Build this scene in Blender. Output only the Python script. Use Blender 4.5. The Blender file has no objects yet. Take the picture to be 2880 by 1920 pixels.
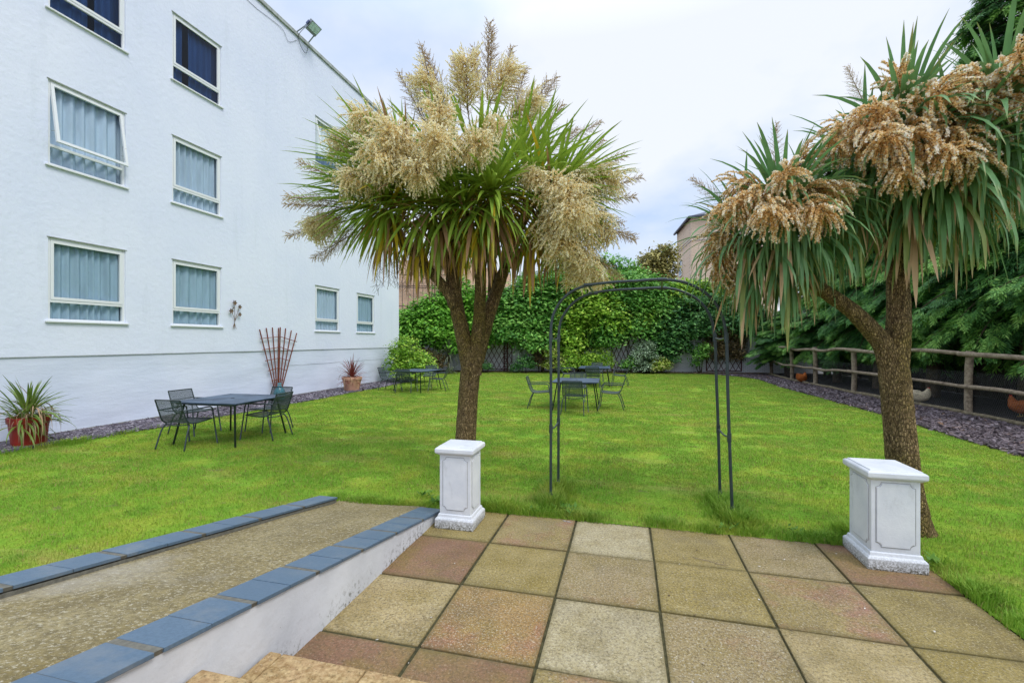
import bpy, bmesh, math, random
import numpy as np
from mathutils import Vector, Matrix, noise as mnoise

random.seed(7)
rng = np.random.default_rng(11)
SC = bpy.context.scene
COL = SC.collection
R = math.radians
PI = math.pi

# ------------------------------------------------------------------ camera
YAW = R(14.1); CY_, SY_ = math.cos(YAW), math.sin(YAW); EYE = 1.75; FPX = 1280.0
cam_d = bpy.data.cameras.new('camera'); cam = bpy.data.objects.new('camera', cam_d); COL.objects.link(cam)
cam.location = (0, 0, EYE); cam.rotation_euler = (R(90), 0, YAW)
cam_d.sensor_width = 36; cam_d.lens = 16.0; cam_d.clip_start = 0.05; cam_d.clip_end = 1500
SC.camera = cam

# ------------------------------------------------------------------ light
SUN_EL, SUN_AZ = 52.0, 118.0          # azimuth clockwise from +Y
world = bpy.data.worlds.new('World'); SC.world = world; world.use_nodes = True
wt = world.node_tree; wt.nodes.clear()
def wn(t, **k):
    n = wt.nodes.new(t)
    for a, b in k.items(): setattr(n, a, b)
    return n
w_out = wn('ShaderNodeOutputWorld')
sky = wn('ShaderNodeTexSky', sky_type='NISHITA', sun_disc=False, sun_elevation=R(SUN_EL), sun_rotation=R(SUN_AZ))
sky.dust_density = 2.0
bg_sky = wn('ShaderNodeBackground'); bg_sky.inputs['Strength'].default_value = 0.12
bg_cloud = wn('ShaderNodeBackground'); bg_cloud.inputs['Strength'].default_value = 1.16
tc = wn('ShaderNodeTexCoord')
sep = wn('ShaderNodeSeparateXYZ'); wt.links.new(tc.outputs['Generated'], sep.inputs[0])
# cloud sheet seen from below: direction projected on a flat layer
zc = wn('ShaderNodeMath', operation='ADD'); wt.links.new(sep.outputs['Z'], zc.inputs[0]); zc.inputs[1].default_value = 0.25
dv = wn('ShaderNodeVectorMath', operation='DIVIDE'); wt.links.new(tc.outputs['Generated'], dv.inputs[0])
cmb = wn('ShaderNodeCombineXYZ')
for i in range(3): wt.links.new(zc.outputs[0], cmb.inputs[i])
wt.links.new(cmb.outputs[0], dv.inputs[1])
nz = wn('ShaderNodeTexNoise'); nz.inputs['Scale'].default_value = 1.1; nz.inputs['Detail'].default_value = 6; nz.inputs['Roughness'].default_value = .55
wt.links.new(dv.outputs[0], nz.inputs['Vector'])
cr = wn('ShaderNodeValToRGB')
cr.color_ramp.elements[0].position = .36; cr.color_ramp.elements[0].color = (.55, .69, .94, 1)
cr.color_ramp.elements[1].position = .60; cr.color_ramp.elements[1].color = (.88, .92, 1.0, 1)
wt.links.new(nz.outputs['Fac'], cr.inputs[0])
# an overcast sky is brighter overhead than near the horizon
mr = wn('ShaderNodeMapRange'); mr.inputs['From Min'].default_value = .55; mr.inputs['From Max'].default_value = 1.0
mr.inputs['To Min'].default_value = 1.0; mr.inputs['To Max'].default_value = 2.4
wt.links.new(sep.outputs['Z'], mr.inputs['Value'])
ml = wn('ShaderNodeVectorMath', operation='SCALE'); wt.links.new(cr.outputs[0], ml.inputs[0]); wt.links.new(mr.outputs[0], ml.inputs['Scale'])
wt.links.new(ml.outputs[0], bg_cloud.inputs['Color'])
wt.links.new(sky.outputs[0], bg_sky.inputs['Color'])
mx = wn('ShaderNodeMixShader'); mx.inputs[0].default_value = .86
wt.links.new(bg_sky.outputs[0], mx.inputs[1]); wt.links.new(bg_cloud.outputs[0], mx.inputs[2])
wt.links.new(mx.outputs[0], w_out.inputs['Surface'])
sun_d = bpy.data.lights.new('sun', 'SUN'); sun_d.energy = 1.7; sun_d.angle = R(20); sun_d.color = (1, .95, .87)
sun = bpy.data.objects.new('sun', sun_d); COL.objects.link(sun); sun.location = (6, -6, 20)
sd = Vector((math.sin(R(SUN_AZ))*math.cos(R(SUN_EL)), math.cos(R(SUN_AZ))*math.cos(R(SUN_EL)), math.sin(R(SUN_EL))))
sun.rotation_euler = sd.to_track_quat('Z', 'Y').to_euler()
SC.view_settings.view_transform = 'Standard'; SC.view_settings.look = 'None'
SC.view_settings.exposure = 0.0; SC.view_settings.gamma = 1.0; SC.view_settings.use_curve_mapping = False
SC.cycles.max_bounces = 8; SC.cycles.transparent_max_bounces = 12

# ------------------------------------------------------------------ helpers
def at(px, py, Z):
    """point Z metres in front of the eye on the sight line through (px, py) of the 2352 px wide photograph"""
    X = (px*1.2245-1440)/FPX*Z; h = EYE-(py*1.2245-960)/FPX*Z
    return np.array((X*CY_-Z*SY_, X*SY_+Z*CY_, h))

def tag(o, label=None, cat=None, group=None, kind=None):
    if label: o['label'] = label
    if cat: o['category'] = cat
    if group: o['group'] = group
    if kind: o['kind'] = kind
    return o

def empty(name, loc=(0, 0, 0), rz=0.0, **k):
    o = bpy.data.objects.new(name, None); COL.objects.link(o); o.location = loc; o.rotation_euler = (0, 0, rz)
    o.empty_display_size = .1
    return tag(o, **k)

class MB:
    def __init__(s): s.v = []; s.q = []; s.t = []; s.qm = []; s.tm = []; s.n = 0; s.tint = []; s.hast = False
    def add(s, v, f, mat=0, tint=None):
        v = np.asarray(v, float).reshape(-1, 3)
        if isinstance(f, np.ndarray): groups = [f]
        else:
            g = {}
            for a in f: g.setdefault(len(a), []).append(a)
            groups = [np.array(x) for x in g.values()]
        for a in groups:
            if a.shape[1] == 4: s.q.append(a+s.n); s.qm.append(np.full(len(a), mat))
            elif a.shape[1] == 3: s.t.append(a+s.n); s.tm.append(np.full(len(a), mat))
            else:
                for r in a:
                    k = [[r[0], r[i], r[i+1]] for i in range(1, len(r)-1)]
                    s.t.append(np.array(k)+s.n); s.tm.append(np.full(len(k), mat))
        s.v.append(v); s.n += len(v)
        if tint is None: s.tint.append(np.full(len(v), .5))
        else: s.hast = True; s.tint.append(np.broadcast_to(np.asarray(tint, float), (len(v),)))
        return s
    def box(s, a, b, mat=0, tint=None):
        x0, y0, z0 = a; x1, y1, z1 = b
        v = [(x0,y0,z0),(x1,y0,z0),(x1,y1,z0),(x0,y1,z0),(x0,y0,z1),(x1,y0,z1),(x1,y1,z1),(x0,y1,z1)]
        f = np.array([(0,3,2,1),(4,5,6,7),(0,1,5,4),(1,2,6,5),(2,3,7,6),(3,0,4,7)])
        return s.add(v, f, mat, tint)
    def bar(s, p, q, w, h, mat=0, up=(0,0,1), tint=None):
        p, q = np.array(p, float), np.array(q, float); d = q-p; L = np.linalg.norm(d); d /= L
        u = np.cross(d, up); n = np.linalg.norm(u)
        if n < 1e-4: u = np.cross(d, (0, 1, 0)); n = np.linalg.norm(u)
        u /= n; w_ = np.cross(u, d)
        u = u*w/2; w_ = w_*h/2
        v = [p-u-w_, p+u-w_, p+u+w_, p-u+w_, q-u-w_, q+u-w_, q+u+w_, q-u+w_]
        f = np.array([(0,3,2,1),(4,5,6,7),(0,1,5,4),(1,2,6,5),(2,3,7,6),(3,0,4,7)])
        return s.add(v, f, mat, tint)
    def tube(s, pts, r, sides=8, mat=0, caps=True, tint=None, rough=0.0, rscale=8.0):
        pts = np.asarray(pts, float); n = len(pts)
        r = np.broadcast_to(np.asarray(r, float), (n,)).astype(float)
        d = np.gradient(pts, axis=0); d /= np.maximum(np.linalg.norm(d, axis=1), 1e-9)[:, None]
        ref = np.array((0, 0, 1.)) if abs(d[0][2]) < .9 else np.array((1., 0, 0))
        u = np.cross(d[0], ref); u /= np.linalg.norm(u)
        a = np.arange(sides)*2*PI/sides; ca, sa = np.cos(a), np.sin(a)
        V = []
        for i in range(n):
            u = u-d[i]*np.dot(u, d[i]); u /= max(np.linalg.norm(u), 1e-9); w = np.cross(d[i], u)
            ring = pts[i]+r[i]*(ca[:, None]*u+sa[:, None]*w)
            if rough:
                nn = (ring-pts[i])/max(r[i], 1e-6)
                k = np.array([mnoise.noise(Vector((q[0]*rscale*1.6, q[1]*rscale*1.6, q[2]*rscale*.55))) for q in ring])
                ring = ring+nn*(k*rough)[:, None]
            V.append(ring)
        V = np.concatenate(V)
        i, j = np.meshgrid(np.arange(n-1), np.arange(sides), indexing='ij'); i = i.ravel(); j = j.ravel(); k = (j+1) % sides
        f = np.stack([i*sides+j, i*sides+k, (i+1)*sides+k, (i+1)*sides+j], 1)
        tt = tint if tint is None or np.ndim(tint) == 0 else np.repeat(tint, sides)
        s.add(V, f, mat, tt)
        if caps:
            b = s.n-len(V)
            for base in (0, (n-1)*sides):
                k = np.array([[base, base+x, base+x+1] for x in range(1, sides-1)])
                s.t.append(k+b); s.tm.append(np.full(len(k), mat))
        return s
    def lathe(s, prof, sides=24, mat=0, c=(0, 0, 0)):
        prof = np.asarray(prof, float); n = len(prof); a = np.arange(sides)*2*PI/sides
        V = np.stack([prof[:, 0][:, None]*np.cos(a), prof[:, 0][:, None]*np.sin(a), np.broadcast_to(prof[:, 1][:, None], (n, sides))], 2).reshape(-1, 3)+np.array(c)
        i, j = np.meshgrid(np.arange(n-1), np.arange(sides), indexing='ij'); i = i.ravel(); j = j.ravel(); k = (j+1) % sides
        return s.add(V, np.stack([i*sides+j, i*sides+k, (i+1)*sides+k, (i+1)*sides+j], 1), mat)
    def cards(s, c, u, v, mat=0, tint=None, rhomb=True):
        """leaf cards: centre c, half-length vector u, half-width vector v"""
        n = len(c)
        if rhomb: V = np.stack([c-u, c+v-u*.15, c+u, c-v-u*.15], 1)
        else: V = np.stack([c-u-v, c-u+v, c+u+v, c+u-v], 1)
        t = None if tint is None else np.repeat(np.broadcast_to(tint, (n,)), 4)
        return s.add(V.reshape(-1, 3), np.arange(4*n).reshape(n, 4), mat, t)
    def mesh(s, name, origin=(0, 0, 0), smooth=False):
        me = bpy.data.meshes.new(name)
        V = np.concatenate(s.v)-np.asarray(origin, float)
        Q = np.concatenate(s.q) if s.q else np.zeros((0, 4), int); T = np.concatenate(s.t) if s.t else np.zeros((0, 3), int)
        me.vertices.add(len(V)); me.vertices.foreach_set('co', V.ravel().astype(np.float32))
        me.loops.add(Q.size+T.size); me.loops.foreach_set('vertex_index', np.concatenate([Q.ravel(), T.ravel()]).astype(np.int32))
        me.polygons.add(len(Q)+len(T))
        ls = np.concatenate([np.arange(len(Q))*4, len(Q)*4+np.arange(len(T))*3]).astype(np.int32)
        me.polygons.foreach_set('loop_start', ls)
        mi = np.concatenate([x for x in (s.qm+s.tm)]).astype(np.int32)
        me.polygons.foreach_set('material_index', mi)
        me.update(calc_edges=True)
        me.polygons.foreach_set('use_smooth', np.full(len(me.polygons), bool(smooth)))
        if s.hast:
            at_ = me.attributes.new('tint', 'FLOAT', 'POINT'); at_.data.foreach_set('value', np.concatenate(s.tint).astype(np.float32))
        return me
    def build(s, name, mats, parent=None, loc=None, smooth=False, origin=None, bevel=0, **k):
        if not isinstance(mats, (list, tuple)): mats = [mats]
        if origin is None: origin = tuple(parent.location) if (parent is not None and loc is None) else (0, 0, 0)
        me = s.mesh(name, origin, smooth)
        for m in mats: me.materials.append(m)
        if bevel:
            bm = bmesh.new(); bm.from_mesh(me)
            bmesh.ops.remove_doubles(bm, verts=bm.verts, dist=1e-5)
            bmesh.ops.bevel(bm, geom=list(bm.edges), offset=bevel, segments=2, affect='EDGES', profile=.6)
            bm.to_mesh(me); bm.free()
        o = bpy.data.objects.new(name, me); COL.objects.link(o)
        if parent is not None: o.parent = parent
        if loc is not None: o.location = loc
        return tag(o, **k)

def link_mesh(name, me, parent=None, loc=(0, 0, 0), rot=(0, 0, 0), scale=1.0, mat=None, **k):
    o = bpy.data.objects.new(name, me); COL.objects.link(o)
    if parent is not None: o.parent = parent
    o.location = loc; o.rotation_euler = rot; o.scale = (scale,)*3 if np.ndim(scale) == 0 else scale
    if mat is not None:
        o.material_slots[0].link = 'OBJECT'; o.material_slots[0].material = mat
    return tag(o, **k)

def copy_tree(o, parent=None):
    c = o.copy(); COL.objects.link(c); c.parent = parent
    for ch in list(o.children): copy_tree(ch, c)
    return c

def spline(P, n=8):
    P = [np.array(p, float) for p in P]; P = [2*P[0]-P[1]]+P+[2*P[-1]-P[-2]]; out = []
    for i in range(1, len(P)-2):
        a, b, c, d = P[i-1:i+3]
        for k in range(n):
            t = k/n
            out.append(.5*((2*b)+(c-a)*t+(2*a-5*b+4*c-d)*t*t+(-a+3*b-3*c+d)*t**3))
    out.append(P[-2]); return np.array(out)

def unit(v): return v/np.maximum(np.linalg.norm(v, axis=-1, keepdims=True), 1e-9)
def rdir(n):
    v = rng.normal(size=(n, 3)); return unit(v)

# ------------------------------------------------------------------ materials
class Mat:
    def __init__(s, name, rough=.8, spec=.3, metal=0.0):
        s.m = bpy.data.materials.new(name); s.m.use_nodes = True; s.t = s.m.node_tree
        s.b = s.t.nodes['Principled BSDF']; s.b.inputs['Roughness'].default_value = rough
        s.b.inputs['Specular IOR Level'].default_value = spec; s.b.inputs['Metallic'].default_value = metal
        s.pos = None; s.bumpn = None
    def N(s, t, **k):
        n = s.t.nodes.new(t)
        for a, b in k.items(): setattr(n, a, b)
        return n
    def L(s, a, b): s.t.links.new(a, b)
    def P(s, sc=(1, 1, 1), obj=False):
        if obj: o = s.N('ShaderNodeTexCoord').outputs['Object']
        else: o = s.N('ShaderNodeNewGeometry').outputs['Position']
        if sc == (1, 1, 1): return o
        m = s.N('ShaderNodeMapping'); m.inputs['Scale'].default_value = sc; s.L(o, m.inputs[0]); return m.outputs[0]
    def noise(s, scale, det=4, rough=.55, sc=(1, 1, 1), obj=False, out='Fac'):
        n = s.N('ShaderNodeTexNoise'); n.inputs['Scale'].default_value = scale; n.inputs['Detail'].default_value = det
        n.inputs['Roughness'].default_value = rough; s.L(s.P(sc, obj), n.inputs['Vector']); return n.outputs[out]
    def voro(s, scale, sc=(1, 1, 1), feat='F1', out='Distance', obj=False, rand=1.0):
        n = s.N('ShaderNodeTexVoronoi', feature=feat); n.inputs['Scale'].default_value = scale; n.inputs['Randomness'].default_value = rand
        s.L(s.P(sc, obj), n.inputs['Vector']); return n.outputs[out]
    def ramp(s, fac, stops):
        n = s.N('ShaderNodeValToRGB'); e = n.color_ramp.elements
        while len(e) < len(stops): e.new(.5)
        for x, (p, c) in zip(e, stops):
            x.position = p; x.color = (c, c, c, 1) if np.ndim(c) == 0 else (*c, 1)
        s.L(fac, n.inputs[0]); return n.outputs[0]
    def mix(s, fac, a, b, mode='MIX'):
        n = s.N('ShaderNodeMix', data_type='RGBA', blend_type=mode)
        for i, x in ((0, fac), (6, a), (7, b)):
            if isinstance(x, bpy.types.NodeSocket): s.L(x, n.inputs[i])
            elif i == 0: n.inputs[0].default_value = x
            else: n.inputs[i].default_value = (*x, 1)
        return n.outputs[2]
    def attr(s, name='tint'):
        return s.N('ShaderNodeAttribute', attribute_name=name).outputs['Fac']
    def rand(s): return s.N('ShaderNodeObjectInfo').outputs['Random']
    def col(s, c):
        if isinstance(c, bpy.types.NodeSocket): s.L(c, s.b.inputs['Base Color'])
        else: s.b.inputs['Base Color'].default_value = (*c, 1)
        return s
    def bump(s, h, strength=.3, dist=.01):
        n = s.N('ShaderNodeBump'); n.inputs['Strength'].default_value = strength; n.inputs['Distance'].default_value = dist
        s.L(h, n.inputs['Height'])
        if s.bumpn is not None: s.L(s.bumpn, n.inputs['Normal'])
        s.bumpn = n.outputs[0]; s.L(s.bumpn, s.b.inputs['Normal']); return s
    def translucent(s, color, fac=.3):
        tr = s.N('ShaderNodeBsdfTranslucent'); mxn = s.N('ShaderNodeMixShader'); mxn.inputs[0].default_value = fac
        if isinstance(color, bpy.types.NodeSocket): s.L(color, tr.inputs[0])
        else: tr.inputs[0].default_value = (*color, 1)
        o = s.t.nodes['Material Output']; s.L(s.b.outputs[0], mxn.inputs[1]); s.L(tr.outputs[0], mxn.inputs[2]); s.L(mxn.outputs[0], o.inputs[0])
        return s

def foliage(name, stops, rough=.55, spec=.3, tr=.28, patch=None):
    m = Mat(name, rough, spec)
    c = m.ramp(m.attr(), stops)
    if patch:
        c = m.mix(m.ramp(m.noise(patch[0], 2), [(.42, 0), (.62, 1)]), c, patch[1], 'MULTIPLY')
    m.col(c); m.translucent(c, tr); return m.m

def simple(name, c, rough=.6, spec=.3, metal=0, var=.15, scale=20, bump=0, bs=60, bd=.004):
    m = Mat(name, rough, spec, metal)
    c = np.array(c)
    m.col(m.mix(m.ramp(m.noise(scale), [(.3, 0), (.7, 1)]), tuple(c*(1-var)), tuple(np.minimum(c*(1+var), 1))))
    if bump: m.bump(m.noise(bs, 5), bump, bd)
    return m.m

# painted render of the hotel wall
m = Mat('painted_render', .75, .25)
c = m.mix(m.ramp(m.noise(.5, 5, .6), [(.35, 0), (.7, 1)]), (.70, .755, .895), (.765, .81, .925))
c = m.mix(m.ramp(m.noise(2.6, 8, .7, (1, 1, .10)), [(.56, 0), (.76, .4)]), c, (.58, .64, .72))
c = m.mix(m.ramp(m.noise(5.0, 8, .75), [(.70, 0), (.76, .6)]), c, (.62, .68, .74))
m.col(c); m.bump(m.noise(9, 8, .62), .32, .03); m.bump(m.noise(90, 3), .25, .004); M_RENDER = m.m
m = Mat('painted_plinth', .75, .25)
c = m.mix(m.ramp(m.noise(.7, 5, .6), [(.35, 0), (.7, 1)]), (.63, .695, .835), (.705, .755, .88))
c = m.mix(m.ramp(m.noise(2.0, 8, .7, (1, .25, 1.6)), [(.60, 0), (.75, .45)]), c, (.57, .62, .68))
m.col(c); m.bump(m.noise(2.2, 8, .62, (1, .5, 2.0)), .30, .05); m.bump(m.noise(30, 5), .3, .006); M_PLINTH = m.m
M_LEDGE = simple('ledge_shade_and_hairline', (.45, .48, .50), .8)
m = Mat('peeling_white_paint', .6, .3)
c = m.mix(m.ramp(m.noise(14, 8, .75, (1, 1, 1)), [(.62, 0), (.66, 1)]), (.74, .77, .79), (.25, .22, .19))
m.col(c); m.bump(m.noise(30, 6), .3, .004); M_WOODW = m.m
m = Mat('white_window_paint', .5, .35)
c = m.mix(m.ramp(m.noise(9, 8, .75), [(.66, 0), (.72, 1)]), (.76, .79, .81), (.36, .34, .31))
m.col(c); M_FRAME = m.m
def glass(name, tint, fr):
    g = bpy.data.materials.new(name); g.use_nodes = True; t = g.node_tree; t.nodes.clear()
    o = t.nodes.new('ShaderNodeOutputMaterial'); a = t.nodes.new('ShaderNodeBsdfTransparent'); a.inputs[0].default_value = (*tint, 1)
    b = t.nodes.new('ShaderNodeBsdfGlossy'); b.inputs['Roughness'].default_value = .03; b.inputs[0].default_value = (.9, .95, 1, 1)
    f = t.nodes.new('ShaderNodeLayerWeight'); f.inputs[0].default_value = fr
    x = t.nodes.new('ShaderNodeMixShader'); t.links.new(f.outputs['Fresnel'], x.inputs[0]); t.links.new(a.outputs[0], x.inputs[1]); t.links.new(b.outputs[0], x.inputs[2])
    t.links.new(x.outputs[0], o.inputs[0]); return g
M_GLASS = glass('window_glass', (.97, .99, 1.0), .10)
M_GLASSD = glass('dark_window_glass', (.55, .68, .85), .25)
def curtain_mat(name, c):
    m = Mat(name, .9, .1); cc = m.mix(m.ramp(m.noise(6, 4, .6, (1, 1, .15)), [(.3, 0), (.7, 1)]), tuple(np.array(c)*.78), c)
    m.col(cc); m.translucent(cc, .05); return m.m
M_CURT = [curtain_mat('pale_curtain', (.52, .66, .80)), curtain_mat('teal_curtain', (.40, .56, .68)), curtain_mat('sky_reflection_curtain', (.20, .32, .54)), curtain_mat('white_curtain', (.84, .92, .96))]  # top-row curtain darkened bluish to carry the sky reflection of its glass
M_DARK = simple('dark_interior', (.05, .06, .07), .9)
M_CAP = simple('grey_roof_capping', (.36, .39, .37), .7, var=.3, scale=6, bump=.2)

# concrete, slabs, stone
def slab_mat(name, a, b, patch=None, pthr=(.45, .6), speck=(.62, .60, .52), sp=1.0, moss=.75):
    m = Mat(name, .85, .22)
    c = m.mix(m.ramp(m.noise(2.6, 6, .62), [(.32, 0), (.68, 1)]), a, b)
    if patch: c = m.mix(m.ramp(m.noise(1.5, 5, .65), [(pthr[0], 0), (pthr[1], .9)]), c, patch)
    c = m.mix(m.ramp(m.noise(2.3, 7, .72, (1, 1.1, 1)), [(.44, 0), (.62, moss)]), c, (.235, .175, .035))
    c = m.mix(m.ramp(m.noise(1.3, 6, .7, (1.2, 1, 1)), [(.50, 0), (.68, .55)]), c, (.13, .10, .055))
    c = m.mix(m.ramp(m.noise(58, 7, .85), [(.47, 0), (.60, .75)]), c, (.085, .065, .035))
    c = m.mix(m.ramp(m.noise(74, 5, .85), [(.54, 0), (.62, .75*sp)]), c, speck)
    c = m.mix(m.ramp(m.noise(16, 6, .8), [(.645, 0), (.68, .9*sp)]), c, speck)
    oc = m.N('ShaderNodeTexCoord').outputs['Object']; ab = m.N('ShaderNodeVectorMath', operation='ABSOLUTE'); m.L(oc, ab.inputs[0])
    sx_ = m.N('ShaderNodeSeparateXYZ'); m.L(ab.outputs[0], sx_.inputs[0]); mxx = m.N('ShaderNodeMath', operation='MAXIMUM'); m.L(sx_.outputs['X'], mxx.inputs[0]); m.L(sx_.outputs['Y'], mxx.inputs[1])
    ad = m.N('ShaderNodeMath', operation='MULTIPLY_ADD'); m.L(m.noise(12, 5, .7), ad.inputs[0]); ad.inputs[1].default_value = .06; m.L(mxx.outputs[0], ad.inputs[2])
    c = m.mix(m.ramp(ad.outputs[0], [(.33, 0), (.375, .6)]), c, (.14, .115, .045))
    m.col(c); m.bump(m.noise(60, 8, .85), .8, .006); m.bump(m.noise(9, 6, .6), .3, .01)
    m.L(m.ramp(m.noise(3.0, 4), [(.4, .5), (.7, .95)]), m.b.inputs['Roughness'])
    return m.m
M_SLAB = {
 'red': slab_mat('red_concrete_slab', (.225, .115, .070), (.31, .175, .105), (.28, .195, .075), (.48, .64), (.54, .44, .32), .5, .45),
 'orange': slab_mat('ochre_red_slab', (.33, .20, .070), (.42, .27, .10), (.35, .155, .10), (.50, .64), (.66, .60, .48), .9, .5),
 'pink': slab_mat('pink_slab', (.30, .23, .085), (.38, .29, .12), (.37, .185, .135), (.48, .60), (.62, .57, .47), .7, .5),
 'olive': slab_mat('mossy_olive_slab', (.285, .220, .075), (.39, .305, .115), None, speck=(.60, .54, .38), sp=.8, moss=.7),
 'buff': slab_mat('buff_concrete_slab', (.40, .30, .135), (.50, .40, .21), None, speck=(.68, .62, .47), sp=.6, moss=.5),
 'pale': slab_mat('pale_concrete_slab', (.42, .35, .195), (.52, .455, .295), None, speck=(.74, .69, .55), sp=.6, moss=.42),
 'grey': slab_mat('brown_grey_slab', (.30, .225, .105), (.38, .30, .155), (.34, .20, .12), (.54, .68), (.66, .61, .50), .8, .55),
}
m = Mat('ramp_concrete', .9, .15)
c = m.mix(m.ramp(m.noise(1.1, 6, .6), [(.35, 0), (.68, 1)]), (.25, .195, .080), (.40, .335, .18))
c = m.mix(m.ramp(m.noise(30, 8, .85), [(.44, 0), (.60, .85)]), c, (.13, .105, .055))
c = m.mix(m.ramp(m.noise(1.7, 7, .7, (1, .6, 1)), [(.52, 0), (.66, .55)]), c, (.16, .13, .07))
c = m.mix(m.ramp(m.noise(40, 5, .85, (1, 1.4, 1)), [(.55, 0), (.60, .8)]), c, (.56, .51, .38))
c = m.mix(m.ramp(m.noise(.9, 5, .6), [(.55, 0), (.72, .6)]), c, (.45, .42, .36))
m.col(c); m.bump(m.noise(46, 5, .8), .8, .008); m.bump(m.noise(60, 6, .7), .7, .008); M_RAMP = m.m
m = Mat('sandstone_step', .9, .15)
c = m.mix(m.ramp(m.noise(26, 6, .7), [(.36, 0), (.64, 1)]), (.27, .165, .065), (.60, .445, .23))
c = m.mix(m.ramp(m.noise(3, 4), [(.45, 0), (.66, .5)]), c, (.58, .36, .22))
c = m.mix(m.ramp(m.noise(44, 7, .8), [(.54, 0), (.64, .85)]), c, (.13, .095, .045))
c = m.mix(m.ramp(m.noise(38, 6, .8, (1, 1.2, 1)), [(.60, 0), (.66, .7)]), c, (.78, .68, .48))
m.col(c); m.bump(m.noise(32, 7, .72), 1.0, .012); M_SAND = m.m
m = Mat('blue_grey_slate', .42, .5)
c = m.mix(m.ramp(m.noise(60, 6, .7), [(.35, 0), (.65, 1)]), (.070, .120, .180), (.105, .165, .235))
c = m.mix(m.ramp(m.noise(5, 7, .75), [(.48, 0), (.66, .65)]), c, (.19, .215, .235))
c = m.mix(m.ramp(m.rand(), [(0, 0), (1, .6)]), c, (.075, .125, .185))
m.col(c); m.bump(m.noise(80, 5, .7), .35, .003); M_SLATE = m.m
M_MORTAR = simple('grey_mortar', (.15, .145, .12), .9, var=.25, scale=40, bump=.6, bs=80)
m = Mat('ramp_wall_render', .8, .2)
c = m.mix(m.ramp(m.noise(2, 5), [(.35, 0), (.7, 1)]), (.54, .56, .60), (.68, .70, .74))
zz = m.N('ShaderNodeSeparateXYZ'); m.L(m.P(), zz.inputs[0])
damp = m.ramp(zz.outputs['Z'], [(.0, 1), (.16, 0)])
st2 = m.ramp(m.noise(2.4, 4, .6), [(.42, 0), (.54, 1)]); st3 = m.ramp(m.noise(34, 7, .75, (1, 1, .8)), [(.52, 0), (.60, 1)])
mq = m.N('ShaderNodeMath', operation='MULTIPLY'); m.L(st2, mq.inputs[0]); m.L(st3, mq.inputs[1]); stn = mq.outputs[0]
mu = m.N('ShaderNodeMath', operation='MULTIPLY'); m.L(damp, mu.inputs[0]); m.L(stn, mu.inputs[1])
c = m.mix(mu.outputs[0], c, (.09, .085, .06))
c = m.mix(m.ramp(m.noise(40, 4, .6), [(.70, 0), (.73, .8)]), c, (.12, .11, .09))
m.col(c); m.bump(m.noise(14, 7, .65), .5, .01); M_RWALL = m.m
m = Mat('white_masonry_paint', .65, .3)
c = m.mix(m.ramp(m.noise(5, 5), [(.35, 0), (.7, 1)]), (.66, .69, .74), (.78, .80, .83))
zz = m.N('ShaderNodeSeparateXYZ'); m.L(m.P(), zz.inputs[0])
damp = m.ramp(zz.outputs['Z'], [(.02, 1), (.11, .12), (.2, 0)])
stn = m.ramp(m.noise(70, 6, .75), [(.42, 0), (.56, 1)])
mu = m.N('ShaderNodeMath', operation='MULTIPLY'); m.L(damp, mu.inputs[0]); m.L(stn, mu.inputs[1])
c = m.mix(mu.outputs[0], c, (.13, .12, .09))
c = m.mix(m.ramp(m.noise(45, 6, .7), [(.68, 0), (.72, .8)]), c, (.34, .32, .29))
c = m.mix(m.ramp(m.noise(7, 7, .75, (1, 1, .35)), [(.54, 0), (.68, .5)]), c, (.47, .48, .49))
m.col(c); m.bump(m.noise(40, 6, .65), .35, .006); M_PED = m.m
M_GROOVE = simple('grey_groove', (.36, .36, .35), .9)
M_SOIL = simple('dark_soil', (.055, .040, .028), .95, var=.5, scale=12, bump=.8, bs=25, bd=.02)
M_RUN = simple('dark_run_earth', (.030, .024, .020), .95, var=.5, scale=9, bump=.8, bs=25, bd=.02)
M_JOINT = simple('mossy_joint', (.060, .055, .024), .95, var=.5, scale=30, bump=.6)

# lawn
def lawn_color(m, att=True):
    big = m.noise(.55, 4, .6); mid = m.noise(1.9, 6, .65); ps = m.noise(.8, 7, .7, (.45, 1.7, 1))
    c = m.mix(m.ramp(big, [(.36, 0), (.64, 1)]), (.180, .390, .034), (.270, .470, .042))
    c = m.mix(m.ramp(mid, [(.46, 0), (.66, .85)]), c, (.43, .49, .060))
    c = m.mix(m.ramp(ps, [(.54, 0), (.70, .85)]), c, (.50, .43, .135))
    c = m.mix(m.ramp(m.noise(2.6, 5, .6), [(.30, .7), (.44, 0)]), c, (.10, .28, .022))
    c = m.mix(m.ramp(m.noise(2.3, 8, .75, (1, 1.7, 1)), [(.60, 0), (.67, .7)]), c, (.30, .25, .11))
    c = m.mix(m.ramp(m.noise(9, 6, .75, (1, 1.5, 1)), [(.52, 0), (.66, .5)]), c, (.42, .52, .08))
    return c
m = Mat('lawn_turf', .9, .1); c = lawn_color(m)
c = m.mix(m.ramp(m.noise(70, 5, .7, (1, .6, 1)), [(.35, .65), (.6, 0)]), c, (.11, .18, .012))
c = m.mix(m.ramp(m.noise(2.3, 8, .75, (1, 1.7, 1)), [(.62, 0), (.67, .9)]), c, (.20, .155, .095))
m.col(c); m.bump(m.noise(110, 4, .7), .9, .02); M_LAWN = m.m
m = Mat('grass_blade', .6, .25); c = lawn_color(m)
c = m.mix(m.ramp(m.attr(), [(0, .0), (.80, .25), (.9, .8), (1, 1)]), c, (.36, .30, .10))
c = m.mix(m.ramp(m.attr(), [(0, .5), (.35, 0)]), c, (.08, .20, .012))
m.col(c); m.translucent(c, .35); M_BLADE = m.m
m = Mat('slate_chip', .5, .45)
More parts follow.
